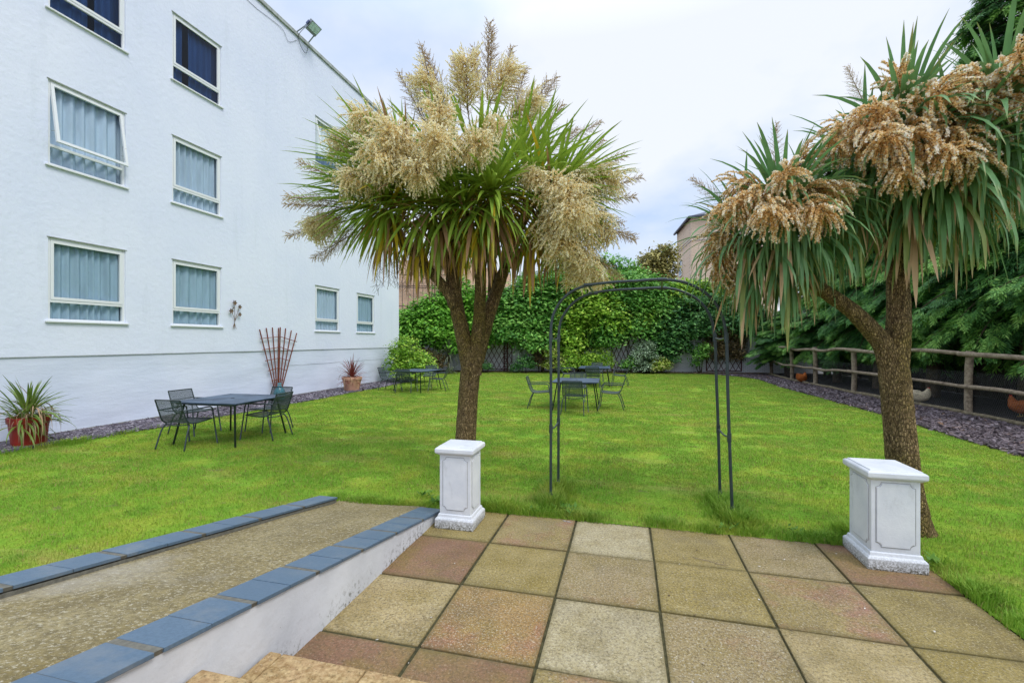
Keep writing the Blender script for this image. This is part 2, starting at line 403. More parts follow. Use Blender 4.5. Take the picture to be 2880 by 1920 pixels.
c = m.ramp(m.attr(), [(0, (.055, .048, .062)), (.4, (.125, .110, .140)), (.75, (.20, .175, .21)), (1, (.30, .27, .30))])
m.col(c); M_CHIP = m.m
m = Mat('brown_slate_chip', .6, .35)
c = m.ramp(m.attr(), [(0, (.035, .026, .028)), (.4, (.085, .062, .066)), (.75, (.14, .108, .118)), (.93, (.22, .18, .19)), (1, (.16, .09, .05))])
m.col(c); M_CHIP2 = m.m
m = Mat('slate_bed', .9, .2); c = m.mix(m.ramp(m.voro(24, out='Color'), [(.2, 0), (.9, 1)]), (.03, .024, .026), (.08, .062, .068)); m.col(c); m.bump(m.voro(24), .8, .02); M_CHIPBED = m.m

# garden furniture and metal
M_IRON = simple('dark_green_grey_metal', (.030, .045, .052), .42, .5, .0, var=.2)
M_MESHM = simple('expanded_metal', (.050, .070, .078), .5, .5, .0, var=.15)
m = Mat('table_top_metal', .42, .35)
c = m.mix(m.ramp(m.noise(2.4, 4, .6), [(.4, 0), (.62, 1)]), (.030, .050, .090), (.075, .115, .18)); m.col(c)
w = m.N('ShaderNodeTexWave', wave_type='BANDS', bands_direction='X'); w.inputs['Scale'].default_value = 16; m.L(m.P(obj=True), w.inputs['Vector'])
m.bump(w.outputs['Fac'], .3, .004); M_TOP = m.m
M_ARCH = simple('dark_green_tube', (.032, .050, .054), .35, .5, var=.3, scale=14)
M_TERRA = simple('terracotta', (.56, .31, .22), .8, .2, var=.12, scale=8)
M_REDPOT = simple('red_glazed_pot', (.27, .022, .012), .45, .4, var=.18, scale=6)
M_REDWOOD = simple('red_stained_wood', (.20, .055, .028), .7, .25, var=.3, scale=30)
M_TRELL = simple('dark_brown_trellis', (.105, .032, .025), .75, .2, var=.2, scale=30)
M_BRASS = simple('rusty_flower_metal', (.19, .115, .06), .5, .5, .5, var=.4, scale=60)
M_BLUEG = simple('turquoise_glass', (.06, .34, .44), .15, .6, var=.3, scale=30)
m = Mat('rustic_pole_bark', .85, .2)
c = m.mix(m.ramp(m.noise(20, 6, .7), [(.35, 0), (.65, 1)]), (.17, .125, .085), (.40, .32, .23))
c = m.mix(m.ramp(m.noise(5, 5, .7), [(.52, 0), (.66, .8)]), c, (.07, .045, .03)); m.col(c); m.bump(m.noise(45, 6), .7, .01); M_POLE = m.m
M_LOG = simple('weathered_log', (.165, .135, .085), .9, .15, var=.45, scale=14, bump=.8, bs=40, bd=.01)
M_BOARD = simple('fence_board_dark', (.050, .040, .032), .9, .1, var=.3, scale=8, bump=.3)
M_BOARDG = simple('green_fence_board', (.22, .24, .11), .9, .1, var=.2, scale=8, bump=.3)
M_WIRE = simple('galvanised_wire', (.26, .27, .28), .5, .4, .3)
M_LAMP = simple('lamp_casing', (.30, .33, .37), .5, .4, .3, var=.25)
M_LAMPB = simple('lamp_blue_side', (.10, .12, .26), .5, .4)
M_LENS = simple('lamp_lens', (.62, .78, .80), .25, .5, var=.25, scale=9)
M_CABLE = simple('black_cable', (.02, .025, .03), .6)

# trunk bark of cabbage palms
m = Mat('corky_bark', .92, .12)
v = m.voro(34, (2.0, 2.0, .7), 'DISTANCE_TO_EDGE')
c = m.mix(m.ramp(m.voro(34, (2.0, 2.0, .7), out='Color'), [(.2, 0), (.8, 1)]), (.27, .185, .085), (.50, .36, .18))
c = m.mix(m.ramp(m.noise(1.6, 5, .65), [(.42, 0), (.64, .85)]), c, (.27, .215, .045))
c = m.mix(m.ramp(m.noise(40, 6, .7), [(.35, .5), (.6, 0)]), c, (.13, .085, .05))
c = m.mix(m.ramp(v, [(0.0, .75), (.10, 0)]), c, (.060, .042, .024))
c = m.mix(m.ramp(m.noise(38, 7, .75, (1, 1, .45)), [(.50, 0), (.60, .75)]), c, (.060, .042, .024))
m.col(c); m.bump(m.ramp(v, [(0, 0), (.22, 1)]), 1.0, .018); m.bump(m.noise(60, 5), .5, .006); M_BARK = m.m
M_TWIGBARK = simple('tree_bark', (.085, .062, .042), .9, .15, var=.4, scale=14, bump=.6, bs=30, bd=.02)
M_STALK = foliage('flower_stalk', [(0, (.13, .085, .035)), (.5, (.25, .17, .08)), (1, (.36, .26, .12))], tr=.1)
M_FLORET = foliage('cream_floret', [(0, (.52, .30, .07)), (.3, (.84, .60, .22)), (.6, (.97, .86, .48)), (1, (.99, .97, .78))], .7, .15, .45)
M_FLORETB = foliage('tan_floret', [(0, (.58, .32, .10)), (.4, (.88, .58, .24)), (.72, (.96, .78, .42)), (.88, (.98, .90, .62)), (1, (.99, .97, .86))], .7, .15, .40)
M_FLORETD = foliage('spent_floret', [(0, (.42, .27, .11)), (.5, (.74, .55, .27)), (1, (.96, .86, .58))], .8, .1, .40)
# sword leaves: tint runs 0..1 from base to tip
def sword(name, base, mid, tip, tr=.25, rough=.42, var=None):
    m = Mat(name, rough, .4); c = m.ramp(m.attr(), [(0, base), (.45, mid), (.86, mid), (1, tip)])
    c = m.mix(m.ramp(m.rand(), [(0, .0), (.55, .15), (1, .75)]), c, var or tuple(np.array(mid)*.62))
    c = m.mix(m.ramp(m.noise(5, 3), [(.4, 0), (.7, .4)]), c, tuple(np.minimum(np.array(mid)*1.6, 1)))
    m.col(c); m.translucent(c, tr); return m.m
M_LG = sword('green_sword_leaf', (.38, .46, .05), (.280, .420, .055), (.33, .30, .05), var=(.14, .29, .060))
M_LY = sword('yellowing_leaf', (.30, .34, .04), (.56, .42, .03), (.45, .22, .06), var=(.27, .34, .04))
M_LB = sword('brown_dead_leaf', (.34, .20, .09), (.44, .26, .14), (.34, .22, .15), .15, .7, var=(.24, .14, .08))
M_LG2 = sword('blue_green_leaf', (.24, .36, .10), (.150, .310, .115), (.34, .32, .08), var=(.060, .165, .070))
M_LT2 = sword('tan_tipped_leaf', (.19, .28, .08), (.23, .30, .08), (.66, .44, .24), var=(.36, .32, .08))
M_LB2 = sword('pale_dead_leaf', (.42, .28, .15), (.60, .42, .24), (.50, .34, .22), .15, .7, var=(.22, .14, .07))

# ================================================================== the ground
def sheet(name, pts, z, mat, **k):
    mb = MB(); mb.add([(x, y, z) for x, y in pts], [tuple(range(len(pts)))]); return mb.build(name, mat, **k)
sheet('ground', [(-300, -300), (300, -300), (300, 500), (-300, 500)], -.06, M_SOIL, kind='structure')
LE = [(-9.55, -3), (-9.5, 4.9), (-9.2, 7.5), (-9.08, 12), (-9.1, 15.8), (-9.2, 18.4)]      # lawn edge along the hotel
RE = [(5.95, -3), (5.87, 8.6), (5.86, 10), (6.0, 12.1), (5.92, 14.4), (5.78, 19.2), (5.95, 23), (5.5, 24.6), (4.6, 25.8)]
FE = [(3.2, 26.6), (0, 26.3), (-3.5, 25.8), (-7.5, 25.0), (-10.3, 24.2), (-10.3, 19.6)]
def wob(P, a=.05):
    out = []
    for (x0, y0), (x1, y1) in zip(P[:-1], P[1:]):
        n = max(1, int(math.hypot(x1-x0, y1-y0)/.35))
        for i in range(n):
            t = i/n; x, y = x0+(x1-x0)*t, y0+(y1-y0)*t
            out.append((x+a*mnoise.noise(Vector((x*2, y*2, 3))), y+a*mnoise.noise(Vector((x*2, y*2, 9)))))
    out.append(P[-1]); return out
from mathutils.geometry import tessellate_polygon
def earcut(name, pts, z, mat, **k):
    P = []
    for p in pts:
        if not P or math.hypot(p[0]-P[-1][0], p[1]-P[-1][1]) > 1e-4: P.append(p)
    V = [Vector((x, y, z)) for x, y in P]; F = []
    for a, b, c in tessellate_polygon([V]):
        n = (V[b]-V[a]).cross(V[c]-V[a]).z
        F.append((a, b, c) if n > 0 else (a, c, b))
    mb = MB(); mb.add([tuple(v) for v in V], F); return mb.build(name, mat, **k)
LAWN = wob(RE)+wob(FE)[1:]+wob(LE[::-1])+[(-3.27, -3), (-3.27, 4.36), (-1.80, 4.36), (-1.80, 4.492), (2.0, 4.492), (2.275, 4.2), (2.275, -3)]
earcut('lawn', LAWN, -.004, M_LAWN, kind='structure')
sheet('slate_border', [(-10.5, -3), (-9.3, -3), (-8.8, 19.6), (-10.5, 19.6)], -.012, M_CHIPBED, kind='structure')
sheet('slate_path', [(5.6, -3), (7.95, -3), (7.95, 12), (7.3, 26.8), (3.8, 26.8), (5.3, 24)], -.012, M_CHIPBED, kind='structure')
sheet('chicken_run_ground', [(7.6, 0), (13, 0), (12, 28.4), (6.9, 28.4)], -.02, M_RUN, kind='structure')
sheet('flower_bed', [(-18, 22.6), (-10.6, 23.6), (-7.5, 24.7), (0, 26.0), (3.4, 26.3), (7.6, 26.5), (7.6, 29.2), (-18, 26.0)], .002, M_SOIL, kind='structure')

PX0, PX1, PY1 = -1.79, 2.271, 4.49
def in_lawn(x, y):
    inside = np.zeros(len(x), bool); P = np.array(LAWN[:-7]); n = len(P); j = n-1
    for i in range(n):
        a, b = P[i], P[j]
        with np.errstate(divide='ignore', invalid='ignore'):
            c = ((a[1] > y) != (b[1] > y)) & (x < (b[0]-a[0])*(y-a[1])/(b[1]-a[1]+1e-12)+a[0])
        inside ^= c; j = i
    e = .012+.03*np.array([mnoise.noise(Vector((p*4, q*4, 1.)))*.8+.2 for p, q in zip(x, y)])
    corner = (x > 1.85) & (y > 4.05) & ((x-1.85)/.42+(y-4.05)/.45 > 1.05)
    patio = (x > PX0-.02) & (x < PX1-e) & (y < PY1-.02-e) & ~corner
    ramp = (x > -3.29) & (x < PX0+.01) & (y < 4.36)
    return inside & ~patio & ~ramp

# grass: blades scattered with density falling with distance
def blades(n, x0, x1, y0, y1, zr, hmin, hmax, w, keep=None):
    x = rng.uniform(x0, x1, n); y = rng.uniform(y0, y1, n)
    Z = -x*SY_+y*CY_; X = x*CY_+y*SY_
    k = (Z > zr[0]) & (Z <= zr[1]) & (np.abs(X) < Z*1.2+.6)
    x, y = x[k], y[k]; k = in_lawn(x, y)
    if keep is not None: k &= keep(x, y)
    x, y = x[k], y[k]; n = len(x)
    bare = np.array([mnoise.fractal(Vector((a*1.4, b*2.0, 5.)), 1.0, 2.0, 4) for a, b in zip(x, y)])
    h = rng.uniform(hmin, hmax, n)*np.clip(1.15+bare*.7, .45, 1.5); k = (bare > -.42) | (rng.random(n) < .35)
    edge = (x > PX0-.3) & (x < PX1+.18) & (y < PY1+.16) | ((x > -3.45) & (x < -1.5) & (y < 4.55))
    h = np.where(edge, h*rng.uniform(1.0, 1.9, n), h)
    x, y, h = x[k], y[k], h[k]; n = len(x)
    a = rng.uniform(0, 2*PI, n); lean = rng.uniform(.15, .9, n)*h; b = a+PI/2+rng.normal(0, .4, n)
    c = np.stack([x, y, np.full(n, -.004)], 1)
    u = np.stack([np.cos(b), np.sin(b), np.zeros(n)], 1)*(w/2)*rng.uniform(.6, 1.3, (n, 1))
    L = np.stack([np.cos(a)*lean, np.sin(a)*lean, h], 1)
    mid = c+L*.55*np.array((.7, .7, 1.15)); tip = c+L
    V = np.stack([c-u, c+u, mid+u*.7, mid-u*.7, tip], 1).reshape(-1, 3)
    b5 = np.arange(n)*5
    q = np.stack([b5, b5+1, b5+2, b5+3], 1); t = np.stack([b5+3, b5+2, b5+4], 1)
    tn = np.repeat(rng.random(n), 5)
    return V, q, t, tn
gm = MB()
for args in ((520000, -10, 6.2, -.5, 10, (1.2, 5.4), .014, .030, .0055), (520000, -10, 6.2, 2, 13, (5.4, 9.5), .014, .030, .008),
             (330000, -10.5, 6.2, 6, 19, (9.5, 16), .015, .030, .014), (150000, -10.5, 6.2, 12, 27, (16, 28), .016, .030, .026)):
    V, q, t, tn = blades(*args); b = gm.n
    gm.add(V, q, 0, tn); gm.t.append(t+b); gm.tm.append(np.zeros(len(t), int))
# long uncut tufts round the arch feet, the pedestals and the patio edge
def tuft(cx, cy, r, n, h0, h1, w=.006):
    a = rng.uniform(0, 2*PI, n); rr = r*np.sqrt(rng.random(n)); x = cx+rr*np.cos(a); y = cy+rr*np.sin(a)
    k = in_lawn(x, y) ; x, y, a = x[k], y[k], a[k]; n = len(x)
    if n == 0: return
    h = rng.uniform(h0, h1, n); le = rng.uniform(.2, 1.0, n)*h*.8; a = a+rng.normal(0, .8, n)
    P0 = np.stack([x, y, np.zeros(n)-.005], 1); d = np.stack([np.cos(a), np.sin(a), np.zeros(n)], 1); u = np.stack([-np.sin(a), np.cos(a), np.zeros(n)], 1)*w/2
    P1 = P0+d*(le*.3)[:, None]+np.array((0, 0, 1))*(h*.6)[:, None]; P2 = P0+d*le[:, None]+np.array((0, 0, 1))*(h*.92)[:, None]
    V = np.stack([P0-u, P0+u, P1+u*.9, P1-u*.9, P2], 1).reshape(-1, 3); b5 = np.arange(n)*5
    b = gm.n; gm.add(V, np.stack([b5, b5+1, b5+2, b5+3], 1), 0, np.repeat(rng.random(n)*.55, 5))
    gm.t.append(np.stack([b5+3, b5+2, b5+4], 1)+b); gm.tm.append(np.zeros(n, int))
for fx, fy in ((-.8, 4.95), (-.79, 5.41), (1.03, 4.95), (1.0, 5.4), (-.8, 5.18), (1.02, 5.18), (-.78, 4.8), (1.05, 4.78)):
    tuft(fx, fy, .15, 520, .05, .16); tuft(fx, fy, .28, 380, .03, .085)
for i in range(34): tuft(rng.uniform(-1.5, 2.4), 4.5+rng.uniform(0, .12), .12, 130, .03, .09)
for i in range(22): tuft(2.3+rng.uniform(0, .12), rng.uniform(1.5, 4.4), .13, 130, .03, .11)
for i in range(10): tuft(2.15+rng.uniform(-.2, .2), 4.55+rng.uniform(0, .25), .16, 200, .05, .15)
for i in range(10): tuft(-1.35+rng.uniform(-.35, .25), 4.5+rng.uniform(0, .2), .15, 180, .04, .13)
for i in range(14): tuft(rng.uniform(-3.2, -1.9), 4.42+rng.uniform(0, .1), .10, 110, .03, .07)
for i in range(26): tuft(-9.35+rng.uniform(-.1, .1), rng.uniform(5, 9), .2, 120, .04, .12, .009)
gm.build('grass', M_BLADE, kind='stuff', label='mown green lawn grass with yellowish patches and longer tufts at the edges', category='grass') if False else tag(gm.build('grass', M_BLADE), 'short mown lawn grass with yellowish patches and longer tufts along the paving', 'grass', kind='stuff')
# broad-leaved weeds along the patio edge
wd = MB()
for (x, y, n, s) in ((-.62, 4.72, 16, .10), (-.55, 4.62, 10, .08), (-1.95, 4.62, 26, .10), (-1.75, 4.55, 16, .08), (.93, 4.62, 12, .07), (1.5, 4.70, 9, .06), (-2.2, 4.75, 14, .08), (2.35, 4.25, 12, .08), (-.9, 4.6, 8, .06)):
    a = rng.uniform(0, 2*PI, n); el = rng.uniform(.15, .9, n)
    d = np.stack([np.cos(a)*np.cos(el), np.sin(a)*np.cos(el), np.sin(el)], 1)*s*rng.uniform(.6, 1.1, (n, 1))
    sd_ = np.stack([-np.sin(a), np.cos(a), np.zeros(n)], 1)*s*.24
    c = np.array((x, y, .02))+d*.6+rng.normal(0, .04, (n, 3))*np.array((1, 1, .1))
    wd.cards(c, d*.5, sd_, tint=rng.random(n))
M_WEED = foliage('weed_leaf', [(0, (.07, .18, .02)), (1, (.17, .34, .05))])
tag(wd.build('weeds', M_WEED), 'low broad-leaved weeds growing where the lawn meets the patio and ramp', 'weeds', kind='stuff')

# slate chips in both borders
def chips(n, fx, y0, y1, s, zt=.02, cut=None):
    y = rng.uniform(y0, y1, n); lo, hi = fx(y); x = lo+(hi-lo)*rng.random(n)
    a = rng.uniform(0, 2*PI, n); l = rng.uniform(.5, 1.25, n)*s; w_ = l*rng.uniform(.35, .7, n); t = rng.uniform(.12, .25, n)*s
    tl = rng.normal(0, .28, (n, 2))
    u = np.stack([np.cos(a), np.sin(a), tl[:, 0]], 1)*l[:, None]/2; v = np.stack([-np.sin(a), np.cos(a), tl[:, 1]], 1)*w_[:, None]/2
    c = np.stack([x, y, zt*rng.random(n)+.004], 1); h = np.array((0, 0, 1))*t[:, None]
    k1 = rng.uniform(.5, 1, (n, 1)); k2 = rng.uniform(.5, 1, (n, 1))
    V = np.stack([c-u-v*k1, c+u*k2-v, c+u+v*k1, c-u*k2+v, c-u-v*k1+h, c+u*k2-v+h, c+u+v*k1+h, c-u*k2+v+h], 1).reshape(-1, 3)
    b = np.arange(n)*8
    q = np.concatenate([np.stack([b+i for i in f], 1) for f in ((4, 5, 6, 7), (0, 1, 5, 4), (1, 2, 6, 5), (2, 3, 7, 6), (3, 0, 4, 7))])
    mb.add(V, q, 0, np.repeat(rng.random(n), 8))
mb = MB()
lx = np.array([p[0] for p in LE]); ly = np.array([p[1] for p in LE])
fl = lambda y: (np.full_like(y, -10.36), np.interp(y, ly, lx)+.06)
chips(8500, fl, 3.5, 9, .085); chips(6500, fl, 9, 19.2, .085)
tag(mb.build('slate_chips', M_CHIP), 'purple grey slate chips in the border below the white wall', 'slate chips', kind='stuff')
mb = MB(); rx = np.array([p[0] for p in RE]); ry = np.array([p[1] for p in RE])
fr = lambda y: (np.interp(y, ry, rx)-.06, np.interp(y, [0, 12, 19, 27], [7.85, 7.8, 7.45, 7.25]))
chips(9500, fr, 8, 15, .10); chips(8000, fr, 15, 26.4, .10)
tag(mb.build('slate_chips', M_CHIP2), 'purple brown slate chips along the rustic pole fence', 'slate chips', kind='stuff')

# ================================================================== the white hotel wing
WX = -10.35; TOPZ = 11.62; WY0, WY1 = -4.0, 19.42
hotel = empty('white_building', (-15, 8, 0), label='three storey white rendered hotel wing with awning windows on the left', cat='building')
WINS = [  # y0, y1, z0, z1, open angle, curtain, kind
 ('c1t', 6.06, 7.40, 7.92, 9.50, 0, 2), ('c2t', 8.43, 9.76, 7.92, 9.50, 0, 2), ('c3t', 13.50, 14.78, 7.92, 9.50, 12, 3),
 ('c1m', 6.06, 7.40, 5.03, 6.60, 9, 0), ('c2m', 8.43, 9.76, 5.03, 6.60, 0, 0),
 ('c1g', 6.06, 7.40, 2.14, 3.68, 0, 1), ('c2g', 8.43, 9.76, 2.14, 3.68, 0, 1), ('c3g', 13.50, 14.85, 2.12, 3.68, 0, 0), ('c4g', 15.98, 17.28, 2.12, 3.67, 0, 1)]
mb = MB(); CZ = 1.48
ys = sorted({WY0, WY1}|{w[1] for w in WINS}|{w[2] for w in WINS})
for ya, yb in zip(ys[:-1], ys[1:]):
    zs = sorted([(w[3], w[4]) for w in WINS if w[1] <= ya+1e-6 and w[2] >= yb-1e-6]); z = CZ
    for a, b in zs:
        mb.add([(WX, ya, z), (WX, yb, z), (WX, yb, a), (WX, ya, a)], [(0, 1, 2, 3)]); z = b
    mb.add([(WX, ya, z), (WX, yb, z), (WX, yb, TOPZ), (WX, ya, TOPZ)], [(0, 1, 2, 3)])
RD = .10
for w in WINS:
    _, a, b, z0, z1 = w[:5]; x1 = WX-RD
    mb.add([(WX, a, z0), (WX, a, z1), (x1, a, z1), (x1, a, z0)], [(0, 1, 2, 3)]); mb.add([(WX, b, z0), (x1, b, z0), (x1, b, z1), (WX, b, z1)], [(0, 1, 2, 3)])
    mb.add([(WX, a, z1), (WX, b, z1), (x1, b, z1), (x1, a, z1)], [(0, 1, 2, 3)]); mb.add([(WX, a, z0), (x1, a, z0), (x1, b, z0), (WX, b, z0)], [(0, 1, 2, 3)])
mb.add([(WX, WY1, 0), (-20, WY1, 0), (-20, WY1, TOPZ), (WX, WY1, TOPZ)], [(0, 1, 2, 3)])
mb.add([(-20, WY0, 0), (-20, WY1, 0), (-20, WY1, TOPZ), (-20, WY0, TOPZ)], [(3, 2, 1, 0)])
mb.add([(WX, WY0, 0), (-20, WY0, 0), (-20, WY0, TOPZ), (WX, WY0, TOPZ)], [(3, 2, 1, 0)])
mb.add([(WX, WY0, TOPZ), (WX, WY1, TOPZ), (-20, WY1, TOPZ), (-20, WY0, TOPZ)], [(0, 1, 2, 3)])
mb.add([(WX, WY0, CZ), (WX-.03, WY0, CZ), (WX-.03, WY1, CZ), (WX, WY1, CZ)], [(0, 1, 2, 3)])
mb.build('wall', M_RENDER, hotel)
mb = MB(); n1, n2 = 120, 14                                     # uneven plinth below the string line
Y, Zg = np.meshgrid(np.linspace(WY0, WY1, n1), np.linspace(-.05, CZ, n2), indexing='ij')
Xg = WX-.022+np.array([[.020*mnoise.noise(Vector((a*.9, b*2.2, 1)))*(1-abs(b/CZ-.5)) for a, b in zip(r1, r2)] for r1, r2 in zip(Y, Zg)])
i, j = np.meshgrid(np.arange(n1-1), np.arange(n2-1), indexing='ij'); i = i.ravel(); j = j.ravel()
mb.add(np.stack([Xg, Y, Zg], 2).reshape(-1, 3), np.stack([i*n2+j, (i+1)*n2+j, (i+1)*n2+j+1, i*n2+j+1], 1))
mb.build('plinth', M_PLINTH, hotel, smooth=True)
mb = MB(); mb.box((WX-.02, WY0, -.02), (WX+.05, WY1, .045)); mb.build('footing', M_MORTAR, hotel, bevel=.008)
mb = MB(); mb.box((WX-.02, WY0-.05, TOPZ), (WX+.055, WY1+.05, TOPZ+.035)); mb.box((WX-.3, WY0-.05, TOPZ+.035), (WX+.035, WY1+.04, TOPZ+.13)); mb.build('roof_edge', M_CAP, hotel, bevel=.006)
mb = MB()
for w in WINS: mb.box((WX-2.6, w[1]-.3, w[3]-.4), (WX-2.55, w[2]+.3, w[4]+.3))
mb.box((WX-2.7, WY0+.1, 4.3), (WX-.35, WY1-.1, 4.4)); mb.box((WX-2.7, WY0+.1, 7.25), (WX-.35, WY1-.1, 7.35)); mb.build('interior', M_DARK, hotel)
for wi, w in enumerate(WINS):
    nm, a, b, z0, z1, ang, cu = w; xo, xi = WX-.028, WX-.085
    zr = z0+.34; f = .045
    fr_ = MB()
    fr_.box((xi, a, z0), (xo, a+f, z1)); fr_.box((xi, b-f, z0), (xo, b, z1)); fr_.box((xi, a+f, z1-f), (xo, b-f, z1)); fr_.box((xi, a+f, z0), (xo, b-f, z0+.035))
    fr_.box((xi, a+f, zr), (xo+.004, b-f, zr+.05))
    win = fr_.build('window', M_FRAME, hotel, loc=(WX+15, a-8, z0), origin=(WX, a, z0), bevel=.003)
    win_o = (WX, a, z0)
    def sub(mb_, name, mat, **k): return mb_.build(name, mat, win, loc=(0, 0, 0), origin=win_o, **k)
    s = MB(); s.box((WX-.10, a-.05, z0-.035), (WX+.045, b+.05, z0-.004)); sub(s, 'sill', M_WOODW, bevel=.004)
    s = MB(); s.box((WX-.02, a-.02, z1+.002), (WX+.012, b+.02, z1+.018)); sub(s, 'drip_strip', M_CAP)
    s = MB(); s.add([(xi+.024, a+f, z0+.035), (xi+.024, b-f, z0+.035), (xi+.024, b-f, zr), (xi+.024, a+f, zr)], [(0, 1, 2, 3)]); sub(s, 'lower_pane', M_GLASSD if cu == 2 or nm == 'c3t' else M_GLASS)
    # top hung sash
    sa = MB(); g = .05; za, zb = zr+.052, z1-f-.004; ya, yb = a+f+.004, b-f-.004; sx0, sx1 = xo-.03, xo+.012
    sa.box((sx0, ya, za), (sx1, ya+g, zb)); sa.box((sx0, yb-g, za), (sx1, yb, zb)); sa.box((sx0, ya+g, zb-g), (sx1, yb-g, zb)); sa.box((sx0, ya+g, za), (sx1, yb-g, za+g))
    pn = MB(); pn.add([(sx0+.015, ya+g, za+g), (sx0+.015, yb-g, za+g), (sx0+.015, yb-g, zb-g), (sx0+.015, ya+g, zb-g)], [(0, 1, 2, 3)])
    for q, mt, nn in ((sa, M_FRAME if not ang else M_WOODW, 'sash'), (pn, M_GLASSD if cu == 2 else M_GLASS, 'window_pane')):
        if ang:
            ca, s_ = math.cos(R(ang)), math.sin(R(ang)); V = np.concatenate(q.v); dx = V[:, 0]-sx0; dz = V[:, 2]-zb
            V = np.stack([sx0+dx*ca-dz*s_, V[:, 1], zb+dx*s_+dz*ca], 1); q.v = [V]
        sub(q, nn, mt)
    if ang:
        d = math.sin(R(ang))*(zb-za)
        for yy in (ya+.02, yb-.02):
            s = MB(); s.bar((xo, yy, za+.25), (sx1+d*.78, yy, za+.22), .012, .006); sub(s, 'stay', M_CAP)
    # pleated curtains
    cm = MB(); n = 90; yy = np.linspace(a-.02, b+.02, n); sd0 = wi*3.7
    off = np.array([.036*math.sin(v_*(34+6*(wi%3))+3.2*mnoise.noise(Vector((v_*3, sd0, 0))))+.030*mnoise.noise(Vector((v_*9, sd0, 2))) for v_ in yy])
    gap = (b-a)*(.36 if wi % 2 else .62)+a
    k = np.abs(yy-gap) > (.05 if cu == 2 else .0)
    rows = []
    for zz_, am in ((z1, .75), (z0+.9, .95), (z0+.02, 1.05)):
        sh = .04*np.sign(yy-gap)*(am-.5)*.5
        rows.append(np.stack([np.full(n, xi-.05 if cu != 2 else xi-.12)+off*am, yy+sh, np.full(n, zz_)], 1))
    V = np.concatenate(rows); F = [(r*n+i, r*n+i+1, (r+1)*n+i+1, (r+1)*n+i) for r in range(2) for i in range(n-1) if k[i] and k[i+1]]
    cm.add(V, F); sub(cm, 'curtain', M_CURT[cu], smooth=True)

# grey strip drawn as the shade under the string ledge; hairline joint below
mb = MB(); P = [(WX-.004, y, CZ-.010+.008*mnoise.noise(Vector((y, 0, 0)))) for y in np.linspace(WY0, WY1, 50)]; mb.tube(P, .007, 5); mb.build('ledge_shade_strip', M_LEDGE, hotel)
mb = MB(); P = [(WX-.012, y, .99+.012*mnoise.noise(Vector((y, 3, 0)))) for y in np.linspace(12.1, WY1-1, 24)]; mb.tube(P, .0045, 5); mb.build('hairline_joint', M_LEDGE, hotel)

# floodlight on the roof edge with its slack cable
fl_ = empty('floodlight', (WX, 12.85, TOPZ+.13), label='grey floodlight tilted down on two arms at the roof edge', cat='floodlight')
mb = MB(); mb.box((-.20, -.30, -.05), (.20, .30, .07)); casing = mb.build('lamp_casing', M_LAMP, fl_, loc=(.42, 0, .24), bevel=.015); casing.scale = (.85, .85, .85)
casing.rotation_euler = (R(6), R(-38), 0)
for nm_, bx_, mt in (('lamp_lens', ((-.10, -.26, -.058), (.175, .26, -.0505)), M_LENS), ('side_plate', ((-.208, -.28, -.045), (-.2005, .28, .06)), M_LAMPB)):
    mb = MB(); mb.box(*bx_); mb.build(nm_, mt, casing, loc=(0, 0, 0))
mb = MB(); mb.box((-.06, -.36, -.02), (.10, -.302, .05)); mb.build('junction_box', M_LAMPB, casing, loc=(0, 0, 0), bevel=.005)
for yy in (-.24, .24):
    mb = MB(); mb.bar((-.03, yy*1.2, -.03), (.36, yy*.9, .22), .035, .02); mb.build('arm', M_LAMP, fl_, loc=(0, 0, 0))
mb = MB(); mb.tube(spline([(.3, -.2, .18), (.06, -.25, -.12), (.07, -.12, -.42), (.07, .10, -.47), (.06, .2, -.2), (.04, .25, -.1)]), .008, 6); mb.build('cable', M_CABLE, fl_, loc=(0, 0, 0))
mb = MB(); mb.tube(spline([(WX+.01, 11.0, 11.35), (WX+.02, 11.9, 11.42), (WX+.02, 12.2, 11.2), (WX+.02, 12.6, 11.5)]), .005, 5)
mb.tube([(WX+.01, 8, 11.40), (WX+.01, 11, 11.34)], .005, 5)
tag(mb.build('cable', M_CABLE), 'thin black cable stapled high on the white wall below the roof edge', 'cable')

